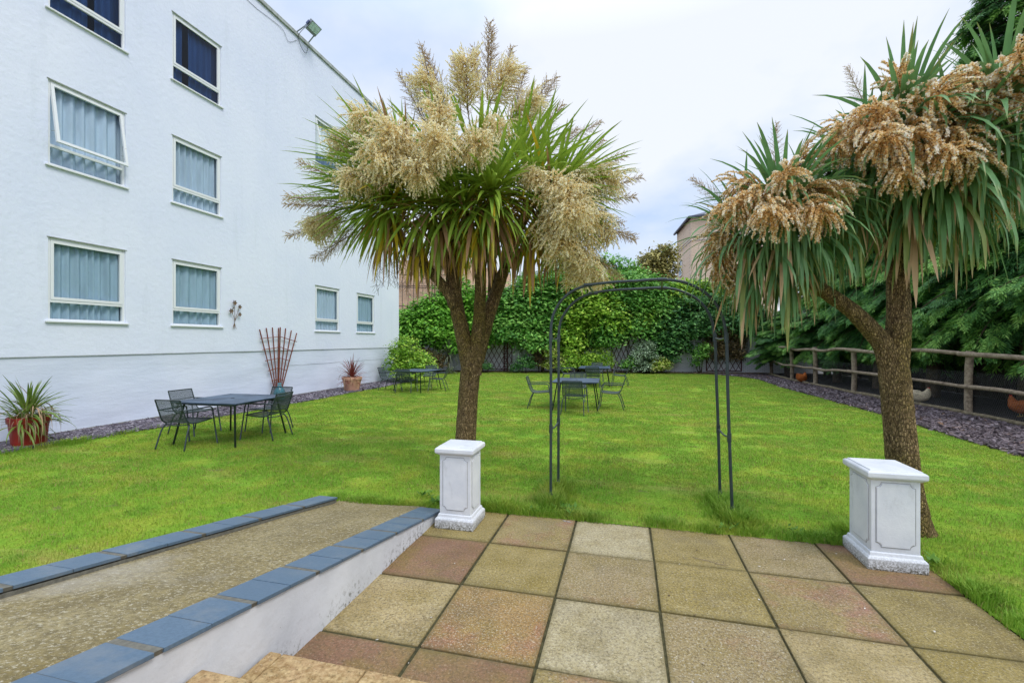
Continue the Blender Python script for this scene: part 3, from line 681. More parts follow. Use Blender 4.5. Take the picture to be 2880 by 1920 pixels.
# ================================================================== patio, ramp and steps
patio = empty('patio', (0, 3, 0)); patio['kind'] = 'structure'
mb = MB(); mb.box((PX0-.02, -1.0, -.10), (PX1-.006, PY1-.01, -.011)); mb.build('joint_bed', M_JOINT, patio)
CX_ = [-1.845+.686*i for i in range(7)]; RY = [4.49, 3.805, 3.10, 2.405, 1.71]
KIND = [['olive', 'pink', 'pale', 'olive', 'grey', 'red'], ['red', 'olive', 'grey', 'olive', 'pink', 'olive'],
        ['buff', 'orange', 'pale', 'grey', 'buff', 'olive'], ['red', 'red', 'pink', 'grey', 'olive', 'grey']]
for r in range(4):
    for c_ in range(6):
        x0, x1 = max(CX_[c_], PX0-.045), CX_[c_+1]; y1, y0 = RY[r], RY[r+1]
        jx = .010 if c_ < 2 else .0075
        me = bpy.data.meshes.new('paving_slab'); bm = bmesh.new(); bmesh.ops.create_cube(bm, size=1)
        for v in bm.verts:
            v.co = Vector(((x0+jx if v.co.x < 0 else x1-jx), (y0+.0075 if v.co.y < 0 else y1-.0075), (-.05 if v.co.z < 0 else 0)))
            v.co.x += random.uniform(-.003, .003); v.co.y += random.uniform(-.004, .004)
        if r == 0 and c_ == 5:       # the corner slab is cut back under the grass
            pass
        bmesh.ops.bevel(bm, geom=list(bm.edges), offset=.006, segments=2, affect='EDGES', profile=.5)
        cx, cy = (x0+x1)/2, (y0+y1)/2
        for v in bm.verts: v.co.x -= cx; v.co.y -= cy
        bm.to_mesh(me); bm.free(); me.materials.append(M_SLAB[KIND[r][c_]])
        o = bpy.data.objects.new('paving_slab', me); COL.objects.link(o); o.parent = patio; o.location = (cx, cy-3, random.uniform(-.003, .003))
        o.rotation_euler = (random.uniform(-.003, .003), random.uniform(-.003, .003), random.uniform(-.004, .004))

def cz(y): return .062+.164*(4.30-y)
rw = empty('ramp_wall', (-1.9, 2.5, 0), label='low white rendered ramp wall capped with blue grey slates beside the patio', cat='wall')
mb = MB(); ny = 40; yy = np.linspace(.2, 4.26, ny)
for xw in (-1.80,):
    V = []; 
    for y in yy: V += [(xw+.008*mnoise.noise(Vector((y*3, 0, 0))), y, -.06), (xw+.006*mnoise.noise(Vector((y*3, 5, 0))), y, cz(y)-.022)]
    mb.add(V, [(2*i, 2*i+2, 2*i+3, 2*i+1) for i in range(ny-1)])
mb.add([(-1.80, 4.26, -.06), (-2.05, 4.26, -.06), (-2.05, 4.26, cz(4.26)-.032), (-1.80, 4.26, cz(4.26)-.032)], [(0, 1, 2, 3)])
mb.build('rendered_face', M_RWALL, rw, smooth=False)
def coping(parent, x0, x1, yend, ystart, ln, edge_lo):
    """pairs of slates with a wide mortar band after every second one"""
    y = yend; k = 0
    mb = MB(); mb.add([(x0+.012, ystart, cz(ystart)-.024), (x1-.012, ystart, cz(ystart)-.024), (x1-.012, yend-.01, cz(yend)-.024), (x0+.012, yend-.01, cz(yend)-.024),
                       (x0+.003, ystart, cz(ystart)-.0015), (x1-.003, ystart, cz(ystart)-.0015), (x1-.003, yend-.01, cz(yend)-.0015), (x0+.003, yend-.01, cz(yend)-.0015)],
                      [(0,3,2,1),(4,5,6,7),(0,1,5,4),(1,2,6,5),(2,3,7,6),(3,0,4,7)]); mb.build('mortar_bed', M_MORTAR, parent)
    while y > ystart:
        a = y-ln*random.uniform(.97, 1.03); j = .0015; cyy = (a+y)/2; cxx = (x0+x1)/2; d = random.uniform(-.002, .002)
        s = MB(); t = .020
        V = [(x, yy_, cz(yy_)-o) for o in (t, 0) for yy_ in (a+j, y-j) for x in (x0+d, x1+d)]
        s.add(V, [(0, 2, 3, 1), (4, 5, 7, 6), (0, 1, 5, 4), (1, 3, 7, 5), (3, 2, 6, 7), (2, 0, 4, 6)])
        s.build('slate', M_SLATE, parent, loc=(cxx-parent.location.x, cyy-parent.location.y, cz(cyy)-parent.location.z+random.uniform(0, .002)), origin=(cxx, cyy, cz(cyy)), bevel=.0025)
        y = a-(.036 if k % 2 else .001); k += 1
coping(rw, -2.035, -1.782, 4.26, .3, .222, 0)
rk = empty('ramp_kerb', (-3.16, 2.5, 0), label='raised ramp kerb of blue grey slates between the lawn and the concrete ramp', cat='kerb')
mb = MB(); ny = 20; yy = np.linspace(.2, 4.34, ny); V = []
for y in yy: V += [(-3.06, y, -.06), (-3.06, y, cz(y)-.03), (-3.265, y, cz(y)-.03), (-3.265, y, -.06)]
mb.add(V, [(4*i+a, 4*i+b, 4*i+4+b, 4*i+4+a) for i in range(ny-1) for a, b in ((0, 1), (1, 2), (2, 3))]); mb.add([V[-4], V[-3], V[-2], V[-1]], [(0, 1, 2, 3)])
mb.build('kerb_core', M_MORTAR, rk)
coping(rk, -3.275, -3.055, 4.35, .3, .255, 0)
mb = MB(); nx_, ny = 22, 90; Xg, Yg = np.meshgrid(np.linspace(-3.07, -2.02, nx_), np.linspace(.2, 4.40, ny), indexing='ij')
Zg = np.array([[max(cz(b)-.006-.046*min(1, max(0, (-2.05-a)/1.0))-.03*max(0, b-3.9), .002)+.004*mnoise.noise(Vector((a*2.5, b*2.5, 0))) for a, b in zip(r1, r2)] for r1, r2 in zip(Xg, Yg)])
i, j = np.meshgrid(np.arange(nx_-1), np.arange(ny-1), indexing='ij'); i = i.ravel(); j = j.ravel()
mb.add(np.stack([Xg, Yg, Zg], 2).reshape(-1, 3), np.stack([i*ny+j, (i+1)*ny+j, (i+1)*ny+j+1, i*ny+j+1], 1))
mb.build('ramp', M_RAMP, smooth=True, kind='structure')

steps = empty('stone_steps', (0, 1.2, 0), label='yellow sandstone steps at the near edge of the patio', cat='steps')
for (zt, yf, yb, offs, ln) in ((.154, 1.975, 1.50, 0, .482), (.335, 1.585, 1.08, .19, .46), (.475, 1.12, .65, .05, .48)):
    mb = MB(); mb.box((-1.79, yb, -.05), (2.6, yf-.02, zt-.055)); mb.build('riser', M_SAND, steps)
    xs = [-1.787, -1.707+offs*.0+offs]
    while xs[-1] < 2.5: xs.append(xs[-1]+ln)
    for xa, xb in zip(xs[:-1], xs[1:]):
        if xb-xa < .02: continue
        s = MB(); s.box((xa+.004, yb, zt-.05), (xb-.004, yf, zt)); cxx = (xa+xb)/2
        s.build('step_tile', M_SAND, steps, loc=(cxx, (yb+yf)/2-1.2, zt+random.uniform(-.002, .002)), origin=(cxx, (yb+yf)/2, zt), bevel=.009)
mb = MB(); mb.box((-1.79, -3, -.05), (4, .66, .62)); mb.build('landing', M_SAND, kind='structure')
mb = MB(); mb.box((-3.3, -3, -.05), (-1.792, .20, .70)); mb.build('ramp_landing', M_RAMP, kind='structure')

# ------------------------------------------------------------------ pedestals
def notched(w, h, n):
    """outline of a panel whose corners are scooped"""
    P = []
    for sx, sy, a0 in ((1, 1, 270), (-1, 1, 360), (-1, -1, 90), (1, -1, 180)):
        cx, cy = sx*w/2, sy*h/2
        for k in range(5):
            a = R(a0-k*22.5) if True else 0
            P.append((cx+n*math.cos(a), cy+n*math.sin(a)))
    return P
def pedestal(x0, x1, y0, y1, h, label):
    cx, cy = (x0+x1)/2, (y0+y1)/2; wx, wy = (x1-x0), (y1-y0)
    t = empty('pedestal', (cx, cy, 0), label=label, cat='pedestal', group='white plinths at the patio corners')
    def slab(name, prof):
        mb = MB(); 
        for i, (s_, z) in enumerate(prof):
            mb.add([(-wx/2+s_, -wy/2+s_, z), (wx/2-s_, -wy/2+s_, z), (wx/2-s_, wy/2-s_, z), (-wx/2+s_, wy/2-s_, z)], np.zeros((0, 4), int))
        n = len(prof); F = [(4*i+j, 4*i+(j+1) % 4, 4*i+4+(j+1) % 4, 4*i+4+j) for i in range(n-1) for j in range(4)]+[(3, 2, 1, 0), (4*n-4, 4*n-3, 4*n-2, 4*n-1)]
        mb.q.append(np.array(F)); mb.qm.append(np.zeros(len(F), int))
        return mb.build(name, M_PED, t, loc=(0, 0, 0), bevel=.004)
    slab('base', [(.004, 0), (0, .012), (0, .085), (.012, .10), (.020, .104), (.026, .128), (.034, .132)])
    ins = .036
    mb = MB(); mb.box((-wx/2+ins, -wy/2+ins, .13), (wx/2-ins, wy/2-ins, h-.08))
    sh = mb.build('shaft', M_PED, t, loc=(0, 0, 0), bevel=.006)
    slab('cap', [(ins-.004, h-.082), (.016, h-.070), (.004, h-.062), (0, h-.052), (0, h-.022), (.010, h-.012), (.022, h-.010), (.026, h)])
    hh = h-.21; zc_ = .13+hh/2+.01
    for ang, w_, dist in ((0, wx, wy/2-ins), (90, wy, wx/2-ins), (180, wx, wy/2-ins), (270, wy, wx/2-ins)):
        pw, ph = w_-2*ins-.075, hh-.07; P = notched(pw, ph, .034)
        me = bpy.data.meshes.new('panel'); bm = bmesh.new()
        lo = [bm.verts.new((x, 0, z)) for x, z in P]; f = bm.faces.new(lo)
        r = bmesh.ops.extrude_face_region(bm, geom=[f]); up = [g for g in r['geom'] if isinstance(g, bmesh.types.BMVert)]
        for v in up: v.co.y -= .006
        top = [g for g in r['geom'] if isinstance(g, bmesh.types.BMFace)][0]
        bmesh.ops.inset_region(bm, faces=[top], thickness=.005, depth=.0)
        bmesh.ops.recalc_face_normals(bm, faces=bm.faces)
        bmesh.ops.triangulate(bm, faces=[f_ for f_ in bm.faces if len(f_.verts) > 4])
        bm.to_mesh(me); bm.free(); me.materials.append(M_PED)
        o = link_mesh('panel', me, sh, rot=(0, 0, R(ang)))
        o.location = (math.sin(R(ang))*(dist-.0), -math.cos(R(ang))*(dist-.0), zc_)
        # thin darker grey line round the panel
        g = MB(); Q = notched(pw+.012, ph+.012, .034); Q.append(Q[0]); g.tube([(x, -.0005, z) for x, z in Q], .0022, 4, caps=False)
        g.build('groove', M_GROOVE, o, loc=(0, 0, 0))
    return t
pedestal(-1.745, -1.365, 3.965, 4.335, .765, 'slightly smaller white pedestal at the left corner of the patio below the branching palm')
pedestal(1.80, 2.195, 4.055, 4.48, .765, 'white pedestal with dirty base at the right corner of the patio')

# ------------------------------------------------------------------ garden arch
arch = empty('garden_arch', (.1, 5.18, 0), label='dark green tubular metal garden arch standing in the lawn at the patio edge', cat='garden arch')
def hoop(y, pts, nm='hoop', rr=.0155):
    mb = MB(); mb.tube(spline([(x, y, z) for x, z in pts], 6), rr, 10); return mb.build(nm, M_ARCH, arch, smooth=True)
FH = [(-.805, -.02), (-.803, .8), (-.803, 1.5), (-.805, 1.80), (-.775, 2.045), (-.65, 2.235), (-.46, 2.34), (-.2, 2.375), (.1, 2.385), (.36, 2.39), (.60, 2.345), (.80, 2.22), (.92, 2.04), (.972, 1.79), (.985, 1.3), (1.0, .8), (1.03, -.02)]
BH = [(-.787, -.02), (-.785, .8), (-.783, 1.5), (-.783, 1.79), (-.75, 2.01), (-.62, 2.195), (-.44, 2.30), (-.2, 2.34), (.1, 2.35), (.40, 2.355), (.60, 2.31), (.78, 2.20), (.895, 2.03), (.945, 1.78), (.962, 1.3), (.981, .76), (1.0, -.02)]
hoop(4.95, FH); hoop(5.405, BH)
def cross(z, xa, xb, nm='crossbar'):
    mb = MB(); mb.tube(spline([(xa, 4.95, z), ((xa+xb)/2, 5.18, z-.018), (xb, 5.405, z)], 5), .010, 8); mb.build(nm, M_ARCH, arch, smooth=True)
    for x, y in ((xa, 4.95), (xb, 5.405)):
        mb = MB(); mb.tube([(x, y, z-.045), (x, y, z+.045)], .0205, 10); mb.build('coupler', M_ARCH, arch, smooth=False)
cross(1.79, -.805, -.783); cross(.79, -.803, -.785); cross(1.79, .972, .945); cross(.79, 1.0, .981); cross(.06, 1.03, 1.0); cross(.04, -.805, -.787)
for x, z0, z1 in ((.36, 2.39, 2.353), (-.40, 2.358, 2.312)):
    mb = MB(); mb.tube([(x, 4.95, z0), (x+.03, 5.405, z1)], .010, 8); mb.build('crossbar', M_ARCH, arch)
    for xx, y, z in ((x, 4.95, z0), (x+.03, 5.405, z1)):
        mb = MB(); mb.tube([(xx-.045, y, z), (xx+.045, y, z)], .0205, 10); mb.build('coupler', M_ARCH, arch)

# ================================================================== garden furniture
def lattice(mb, O, U, V, nu, nv, w):
    """expanded metal: two crossing sets of thin strips filling the patch O + u*U + v*V"""
    O, U, V = map(lambda a: np.array(a, float), (O, U, V)); lu, lv = np.linalg.norm(U), np.linalg.norm(V)
    n = np.cross(U, V); n /= np.linalg.norm(n); seg = []
    for k in range(-nv, nu+1):
        for sgn in (1, -1):
            a0 = k/nu if sgn == 1 else (k+nv)/nu; a1 = a0+sgn*nv/nu; t0, t1 = 0.0, 1.0
            if a1 != a0:
                ts = sorted(((0-a0)/(a1-a0), (1-a0)/(a1-a0))); t0, t1 = max(0, ts[0]), min(1, ts[1])
            if t1-t0 > 1e-3:
                seg.append((O+U*(a0+(a1-a0)*t0)+V*t0, O+U*(a0+(a1-a0)*t1)+V*t1))
    for p, q in seg:
        d = q-p; s = np.cross(n, d); s = s/np.linalg.norm(s)*w/2
        mb.add([p-s, p+s, q+s, q-s], [(0, 1, 2, 3)])
def make_chair():
    t = empty('garden_chair')
    mb = MB()                                          # chair faces +y
    for s in (-1, 1):
        mb.tube(spline([(s*.235, -.345, .815), (s*.238, -.285, .64), (s*.242, -.235, .50), (s*.245, -.175, .432), (s*.245, -.06, .415), (s*.245, .10, .425), (s*.245, .245, .44)], 5), .0105, 8)
    mb.tube([(-.235, -.345, .815), (.235, -.345, .815)], .0105, 8)
    mb.tube(spline([(-.238, -.295, .655), (0, -.330, .640), (.238, -.295, .655)], 5), .008, 6)
    mb.tube(spline([(-.245, .245, .44), (0, .262, .435), (.245, .245, .44)], 5), .0105, 8)
    mb.tube(spline([(-.235, -.165, .405), (0, -.195, .385), (.235, -.165, .405)], 5), .009, 6)
    mb.build('frame', M_IRON, t, smooth=True)
    for s in (-1, 1):
        mb = MB(); mb.tube(spline([(s*.215, -.155, .40), (s*.245, -.19, .36), (s*.26, -.24, .24), (s*.278, -.31, .0)], 5), .0115, 8); mb.build('leg', M_IRON, t, smooth=True)
        mb = MB(); mb.tube([(s*.285, .325, 0), (s*.272, .285, .30), (s*.266, .268, .44), (s*.262, .25, .58)], .0115, 8); mb.build('leg', M_IRON, t, smooth=True)
        mb = MB(); mb.tube(spline([(s*.262, .25, .58), (s*.26, .235, .625), (s*.258, .185, .648), (s*.252, .05, .645), (s*.243, -.29, .640)], 5), .0115, 8); mb.build('armrest', M_IRON, t, smooth=True)
    mb = MB()
    for y0, z0, y1, z1 in ((-.175, .430, -.06, .416), (-.06, .416, .10, .424), (.10, .424, .245, .438)): lattice(mb, (-.238, y0, z0), (.476, 0, 0), (0, y1-y0, z1-z0), 30, max(4, int((y1-y0)/.016)), .0065)
    mb.build('seat', M_MESHM, t)
    mb = MB()
    for y0, z0, y1, z1 in ((-.175, .432, -.235, .50), (-.235, .50, -.285, .64), (-.285, .64, -.343, .81)): lattice(mb, (-.236, y0, z0), (.472, 0, 0), (0, y1-y0, z1-z0), 30, max(4, int((z1-z0)/.016)), .0055)
    mb.build('backrest', M_MESHM, t)
    return t
def make_table():
    t = empty('garden_table')
    mb = MB(); mb.box((-.6, -.6, .712), (.6, .6, .73)); mb.build('tabletop', M_TOP, t, bevel=.005)
    mb = MB()
    for a, b in (((-.55, -.55), (.55, -.55)), ((.55, -.55), (.55, .55)), ((.55, .55), (-.55, .55)), ((-.55, .55), (-.55, -.55))): mb.bar((*a, .70), (*b, .70), .018, .022)
    mb.bar((-.43, -.43, .665), (.43, -.43, .665), .014, .014); mb.bar((-.43, .43, .665), (.43, .43, .665), .014, .014); mb.build('apron', M_IRON, t)
    mb = MB(); mb.lathe([(.022, .7305), (.032, .7305), (.032, .734), (.022, .734), (.022, .7305)], 16); mb.build('parasol_hole_ring', M_IRON, t)
    for sx in (-1, 1):
        for sy in (-1, 1):
            mb = MB(); mb.tube([(sx*.47, sy*.47, .70), (sx*.575, sy*.575, 0)], .0155, 8); mb.build('leg', M_IRON, t, smooth=True)
            
    return t
CH = make_chair(); TB = make_table(); first = [True, True]
def chair(x, y, deg, label):
    o = CH if first[0] else copy_tree(CH); first[0] = False
    o.location = (x, y, 0); o.rotation_euler = (0, 0, R(deg)); tag(o, label, 'chair', 'dark metal mesh armchairs round the garden tables'); return o
def table(x, y, deg, sc, label):
    o = TB if first[1] else copy_tree(TB); first[1] = False
    o.location = (x, y, 0); o.rotation_euler = (0, 0, R(deg)); o.scale = (*sc, 1); tag(o, label, 'table', 'square dark metal garden tables'); return o
table(-6.87, 6.72, 3, (1.06, 1.06), 'nearest dark metal garden table, on the left in front of the white wall')
chair(-7.10, 6.03, 3, 'mesh armchair on the near side of the nearest left table')
chair(-8.02, 6.97, -90, 'mesh armchair between the nearest left table and the white wall')
chair(-6.36, 6.98, 96, 'mesh armchair on the right side of the nearest left table')
chair(-6.85, 7.58, 181, 'mesh armchair on the far side of the nearest left table, before the vase')
table(-7.22, 14.95, -10, (1.0, 1.1), 'dark metal table near the potted red plant by the wing corner')
chair(-8.27, 14.82, -86, 'mesh armchair left of the far table, next to the terracotta pot')
chair(-7.30, 14.22, 6, 'mesh armchair on the near side of the table by the wing corner')
chair(-6.50, 15.12, 103, 'mesh armchair right of the table by the wing corner, beside the palm trunk')
chair(-7.45, 16.25, 176, 'mesh armchair on the far side of the table by the wing corner')
table(-1.28, 12.15, 2, (.98, 1.12), 'dark metal garden table seen through the left leg of the arch')
chair(-1.22, 11.08, -4, 'mesh armchair in front of the table behind the arch, back to the camera')
chair(-2.22, 11.88, -84, 'mesh armchair left of the table behind the arch, facing right')
chair(-.36, 12.15, 88, 'mesh armchair right of the table behind the arch, facing left')
chair(-1.42, 13.45, 178, 'mesh armchair on the far side of the table behind the arch')
table(-1.22, 18.45, 2, (1.0, 1.3), 'farthest dark metal table, near the planted bed at the end of the lawn')
chair(-1.24, 17.45, 2, 'mesh armchair on the near side of the farthest table')
chair(-2.35, 18.9, -82, 'mesh armchair left of the farthest table')
chair(-.22, 18.4, 86, 'mesh armchair right of the farthest table')
chair(-1.25, 20.1, 180, 'mesh armchair on the far side of the farthest table, before the bushes')

# ================================================================== things along the white wall
fan = empty('fan_trellis', (WX+.06, 11.70, 0), label='red brown fan-shaped wooden trellis leaning on the white wall', cat='trellis')
tops = [(11.017, 2.10), (11.27, 2.15), (11.513, 2.175), (11.765, 2.165), (11.835, 2.19), (12.06, 2.16), (12.31, 2.10), (12.553, 2.02)]
for i, (y, z) in enumerate(tops):
    yb = 11.60+.028*i; mb = MB(); mb.bar((WX+.075, yb, .16), (WX+.035, y, z), .014, .030, up=(1, 0, 0)); mb.build('lath', M_REDWOOD, fan)
for (ya, za), (ym, zm), (yb, zb) in (((11.0, 1.832), (11.775, 1.90), (12.50, 1.742)), ((11.09, 1.505), (11.775, 1.58), (12.33, 1.44)), ((11.19, 1.182), (11.75, 1.245), (12.19, 1.142)), ((11.30, .885), (11.72, .945), (12.02, .85)), ((11.43, .58), (11.70, .60), (11.90, .56))):
    for p, q in (((ya, za), (ym, zm)), ((ym, zm), (yb, zb))):
        mb = MB(); mb.bar((WX+.075, *p), (WX+.075, *q), .016, .022, up=(1, 0, 0)); mb.build('cross_lath', M_REDWOOD, fan)
vase = empty('glass_vase', (-9.95, 11.38, 0), label='turquoise glass bottle vase at the foot of the fan trellis', cat='vase')
mb = MB(); mb.lathe([(.0, .0), (.11, .0), (.15, .08), (.165, .22), (.13, .34), (.055, .42), (.045, .50), (.06, .52), (.04, .52), (.03, .42)], 20); mb.build('body', M_BLUEG, vase, loc=(0, 0, 0), smooth=True)
mb = MB(); mb.lathe([(.052, .455), (.066, .462), (.066, .478), (.052, .485)], 16); mb.build('collar', M_WIRE, vase, loc=(0, 0, 0))

art = empty('metal_flowers', (WX+.03, 10.16, 2.15), label='small bronze metal flower bunch fixed on the white wall between windows', cat='wall ornament')
for (y, z, r_) in ((10.122, 2.795, .085), (10.289, 2.697, .075), (10.013, 2.567, .085), (10.289, 2.491, .07)):
    mb = MB()
    mb.tube(spline([(WX+.03, 10.13+(y-10.15)*.15, 2.15), (WX+.035, 10.155, 2.30), (WX+.04, (y+10.16)/2+.01, (z+2.35)/2), (WX+.05, y, z)], 5), .0055, 5); mb.build('stem', M_BRASS, art, smooth=True)
    fl = MB()
    for ring, (n, rr, tl) in enumerate(((6, r_, .25), (5, r_*.6, .7))):
        for k in range(n):
            a = 2*PI*k/n+ring*.5; dy, dz = math.cos(a), math.sin(a); x0 = WX+.055+ring*.012
            fl.add([(x0, y, z), (x0+.012, y+rr*.6*math.cos(a-.45), z+rr*.6*math.sin(a-.45)), (x0+.01+rr*tl*.4, y+rr*dy, z+rr*dz), (x0+.012, y+rr*.6*math.cos(a+.45), z+rr*.6*math.sin(a+.45))], [(0, 1, 2, 3)])
    fl.build('blossom', M_BRASS, art)
mb = MB(); mb.add([(WX+.04, 10.10, 2.62), (WX+.05, 10.085, 2.65), (WX+.05, 10.095, 2.71), (WX+.05, 10.125, 2.65)], [(0, 1, 2, 3)]); mb.build('leaf', M_BRASS, art)
for dy in (-.05, 0, .05):
    mb = MB(); mb.tube([(WX+.03, 10.155, 2.24), (WX+.035, 10.155+dy, 2.09)], .005, 5); mb.build('stalk_end', M_BRASS, art)

# ---------------- sword leaves: a mesh per start elevation, bent by gravity, shared by all leaves
def sword_curve(e0, L, droop, n=7, pw=1.3):
    p = np.zeros(2); P = [p.copy()]; e = e0
    for i in range(n):
        s = (i+.5)/n; e = e0-droop*s**pw*max(math.cos(e0), .12)-.0
        e = max(e, -PI/2+.03); p = p+np.array((math.cos(e), math.sin(e)))*L/n; P.append(p.copy())
    return np.array(P)
def sword_geo(e0, L, droop, W, twist=0.0, n=7, fold=.35, base=.45):
    P = sword_curve(e0, L, droop, n); s = np.linspace(0, 1, n+1)
    w = W/2*np.minimum(1, base+2.2*s)*np.clip(1-s**3.0, 0, 1)**.8; w[-1] = .0008
    d = np.gradient(P, axis=0); d /= np.linalg.norm(d, axis=1)[:, None]; nrm = np.stack([-d[:, 1], d[:, 0]], 1)
    V = []; 
    for i in range(n+1):
        c = np.array((P[i, 0], 0, P[i, 1])); up = np.array((nrm[i, 0], 0, nrm[i, 1])); a = twist*s[i]
        side = np.array((0, 1, 0))*math.cos(a)+up*math.sin(a); u2 = -np.array((0, 1, 0))*math.sin(a)+up*math.cos(a)
        V += [c-side*w[i]+u2*w[i]*fold, c, c+side*w[i]+u2*w[i]*fold]
    F = [(3*i+k, 3*i+k+1, 3*i+3+k+1, 3*i+3+k) for i in range(n) for k in (0, 1)]
    return np.array(V), np.array(F), np.repeat(s, 3)
LEAFM = {}
def leaf_mesh(kind, e, var, L, droop, W, mat):
    k = (kind, int(round(e/.14)), var)
    if k not in LEAFM:
        mb = MB(); V, F, t = sword_geo(k[1]*.14, L*(1, .86, 1.1)[var], droop*(1, 1.35, .75)[var], W*(1, .85, 1.1)[var], (-.5, .6, .1)[var]); mb.add(V, F, 0, t)
        me = mb.mesh('sword_leaf', smooth=True); me.materials.append(mat); LEAFM[k] = me
    return LEAFM[k]
def perp(a):
    a = np.array(a, float); a /= np.linalg.norm(a); r = np.cross(a, (0, 0, 1.)) if abs(a[2]) < .9 else np.cross(a, (1., 0, 0)); r /= np.linalg.norm(r); return a, r, np.cross(a, r)
def rosette(pos, axis, n, L, W, droop, kind, thmax=125, thmin=4, mats=None, avoid=None, bias=None):
    """leaf placements round a head: (mesh, position, azimuth, scale, material)"""
    a, u, w = perp(axis); out = []
    for i in range(n):
        q = (i+.5)/n; th = R(thmin+(thmax-thmin)*q**.8+random.uniform(-7, 7)); ph = i*2.39996+random.uniform(-.3, .3)
        d = a*math.cos(th)+(u*math.cos(ph)+w*math.sin(ph))*math.sin(th)
        if bias is not None: d = d+np.array(bias)*random.random()*.5; d /= np.linalg.norm(d)
        e = math.asin(max(-1, min(1, d[2]))); az = math.atan2(d[1], d[0])
        p = np.array(pos)+a*(.10-.34*q)+(u*math.cos(ph)+w*math.sin(ph))*.045
        m = mats(q, e); var = random.randrange(3)
        out.append((leaf_mesh(kind, e, var, L, droop, W, m), p, az, random.uniform(.8, 1.12)*(1-.12*q), m, q))
    return out
EYEV = np.array((0, 0, EYE))
def place_leaves(tree, leaves, limit=298):
    """the leaves nearest the viewer as parts, the rest joined"""
    o0 = np.array(tree.location)
    leaves = sorted(leaves, key=lambda l: np.linalg.norm(l[1]-EYEV)+random.uniform(0, .5))
    for me, p, az, s, m, q in leaves[:limit]: link_mesh('leaf', me, tree, tuple(p-o0), (0, random.uniform(-.06, .06), az), s, m)
    rest = leaves[limit:]
    if rest:
        mats = []; mb = MB()
        for me, p, az, s, m, q in rest:
            if m not in mats: mats.append(m)
            V = np.empty(len(me.vertices)*3, np.float32); me.vertices.foreach_get('co', V); V = V.reshape(-1, 3)*s
            t = np.empty(len(me.vertices), np.float32); me.attributes['tint'].data.foreach_get('value', t)
            c, s_ = math.cos(az), math.sin(az); V = np.stack([V[:, 0]*c-V[:, 1]*s_, V[:, 0]*s_+V[:, 1]*c, V[:, 2]], 1)+p
            F = np.array([pl.vertices[:] for pl in me.polygons]); mb.add(V, F, mats.index(m), t)
        o = mb.build('leaf_mass', mats, tree, loc=(0, 0, 0), origin=tuple(o0), smooth=True); o['kind'] = 'stuff'

# ---------------- potted plants
def pot(loc, r0, r1, h, mat, name, **k):
    t = empty(name, loc, **k); mb = MB()
    mb.lathe([(0, 0), (r0, 0), (r0*1.01, .01), (r1*.93, h*.80), (r1*1.0, h*.81), (r1*1.02, h*.98), (r1*.98, h), (r1*.88, h), (r1*.86, h*.9), (0, h*.88)], 32); mb.build('pot', mat, t, loc=(0, 0, 0), smooth=False)
    mb = MB(); mb.lathe([(0, h*.90), (r1*.87, h*.895)], 16); mb.build('soil', M_SOIL, t, loc=(0, 0, 0)); return t
M_SPG = sword('pot_plant_green', (.16, .22, .04), (.13, .21, .035), (.16, .20, .04), var=(.22, .28, .06))
M_SPB = sword('pot_plant_straw', (.30, .19, .10), (.40, .27, .16), (.28, .22, .17), .15, .7, var=(.22, .15, .11))
M_RED = sword('red_sword_leaf', (.30, .05, .03), (.22, .045, .04), (.13, .04, .04), var=(.12, .05, .035))
p1 = pot((-9.70, 5.42, 0), .205, .265, .50, M_REDPOT, 'potted_plant', label='red pot with a drooping green plant and straw-coloured dead leaves against the white wall', cat='potted plant')
lv = rosette((-9.70, 5.42, .56), (0.15, .0, 1), 90, .60, .034, 1.1, 'spider', 64, 10, lambda q, e: M_SPG)
lv += rosette((-9.55, 5.30, .52), (.5, .2, 1), 44, .60, .034, 1.7, 'spider', 84, 30, lambda q, e: M_SPG, bias=(1, .6, 0))
lv += rosette((-9.70, 5.42, .56), (0, 0, 1), 26, .38, .014, 3.6, 'straw', 92, 62, lambda q, e: M_SPB)
lv += rosette((-9.55, 5.40, .58), (.3, .2, 1), 90, .55, .018, 3.8, 'straw', 92, 60, lambda q, e: M_SPB, bias=(.8, .8, 0))
place_leaves(p1, lv)
p2 = pot((-9.42, 14.25, 0), .235, .34, .50, M_TERRA, 'potted_plant', label='terracotta pot with a spiky red plant near the corner of the white wing', cat='potted plant')
place_leaves(p2, rosette((-9.42, 14.25, .52), (0, 0, 1), 150, .62, .026, .9, 'phorm', 88, 6, lambda q, e: M_RED)+rosette((-9.5, 14.1, .5), (-.4, -.6, .6), 14, .6, .02, 3.2, 'phormd', 90, 60, lambda q, e: M_SPB))

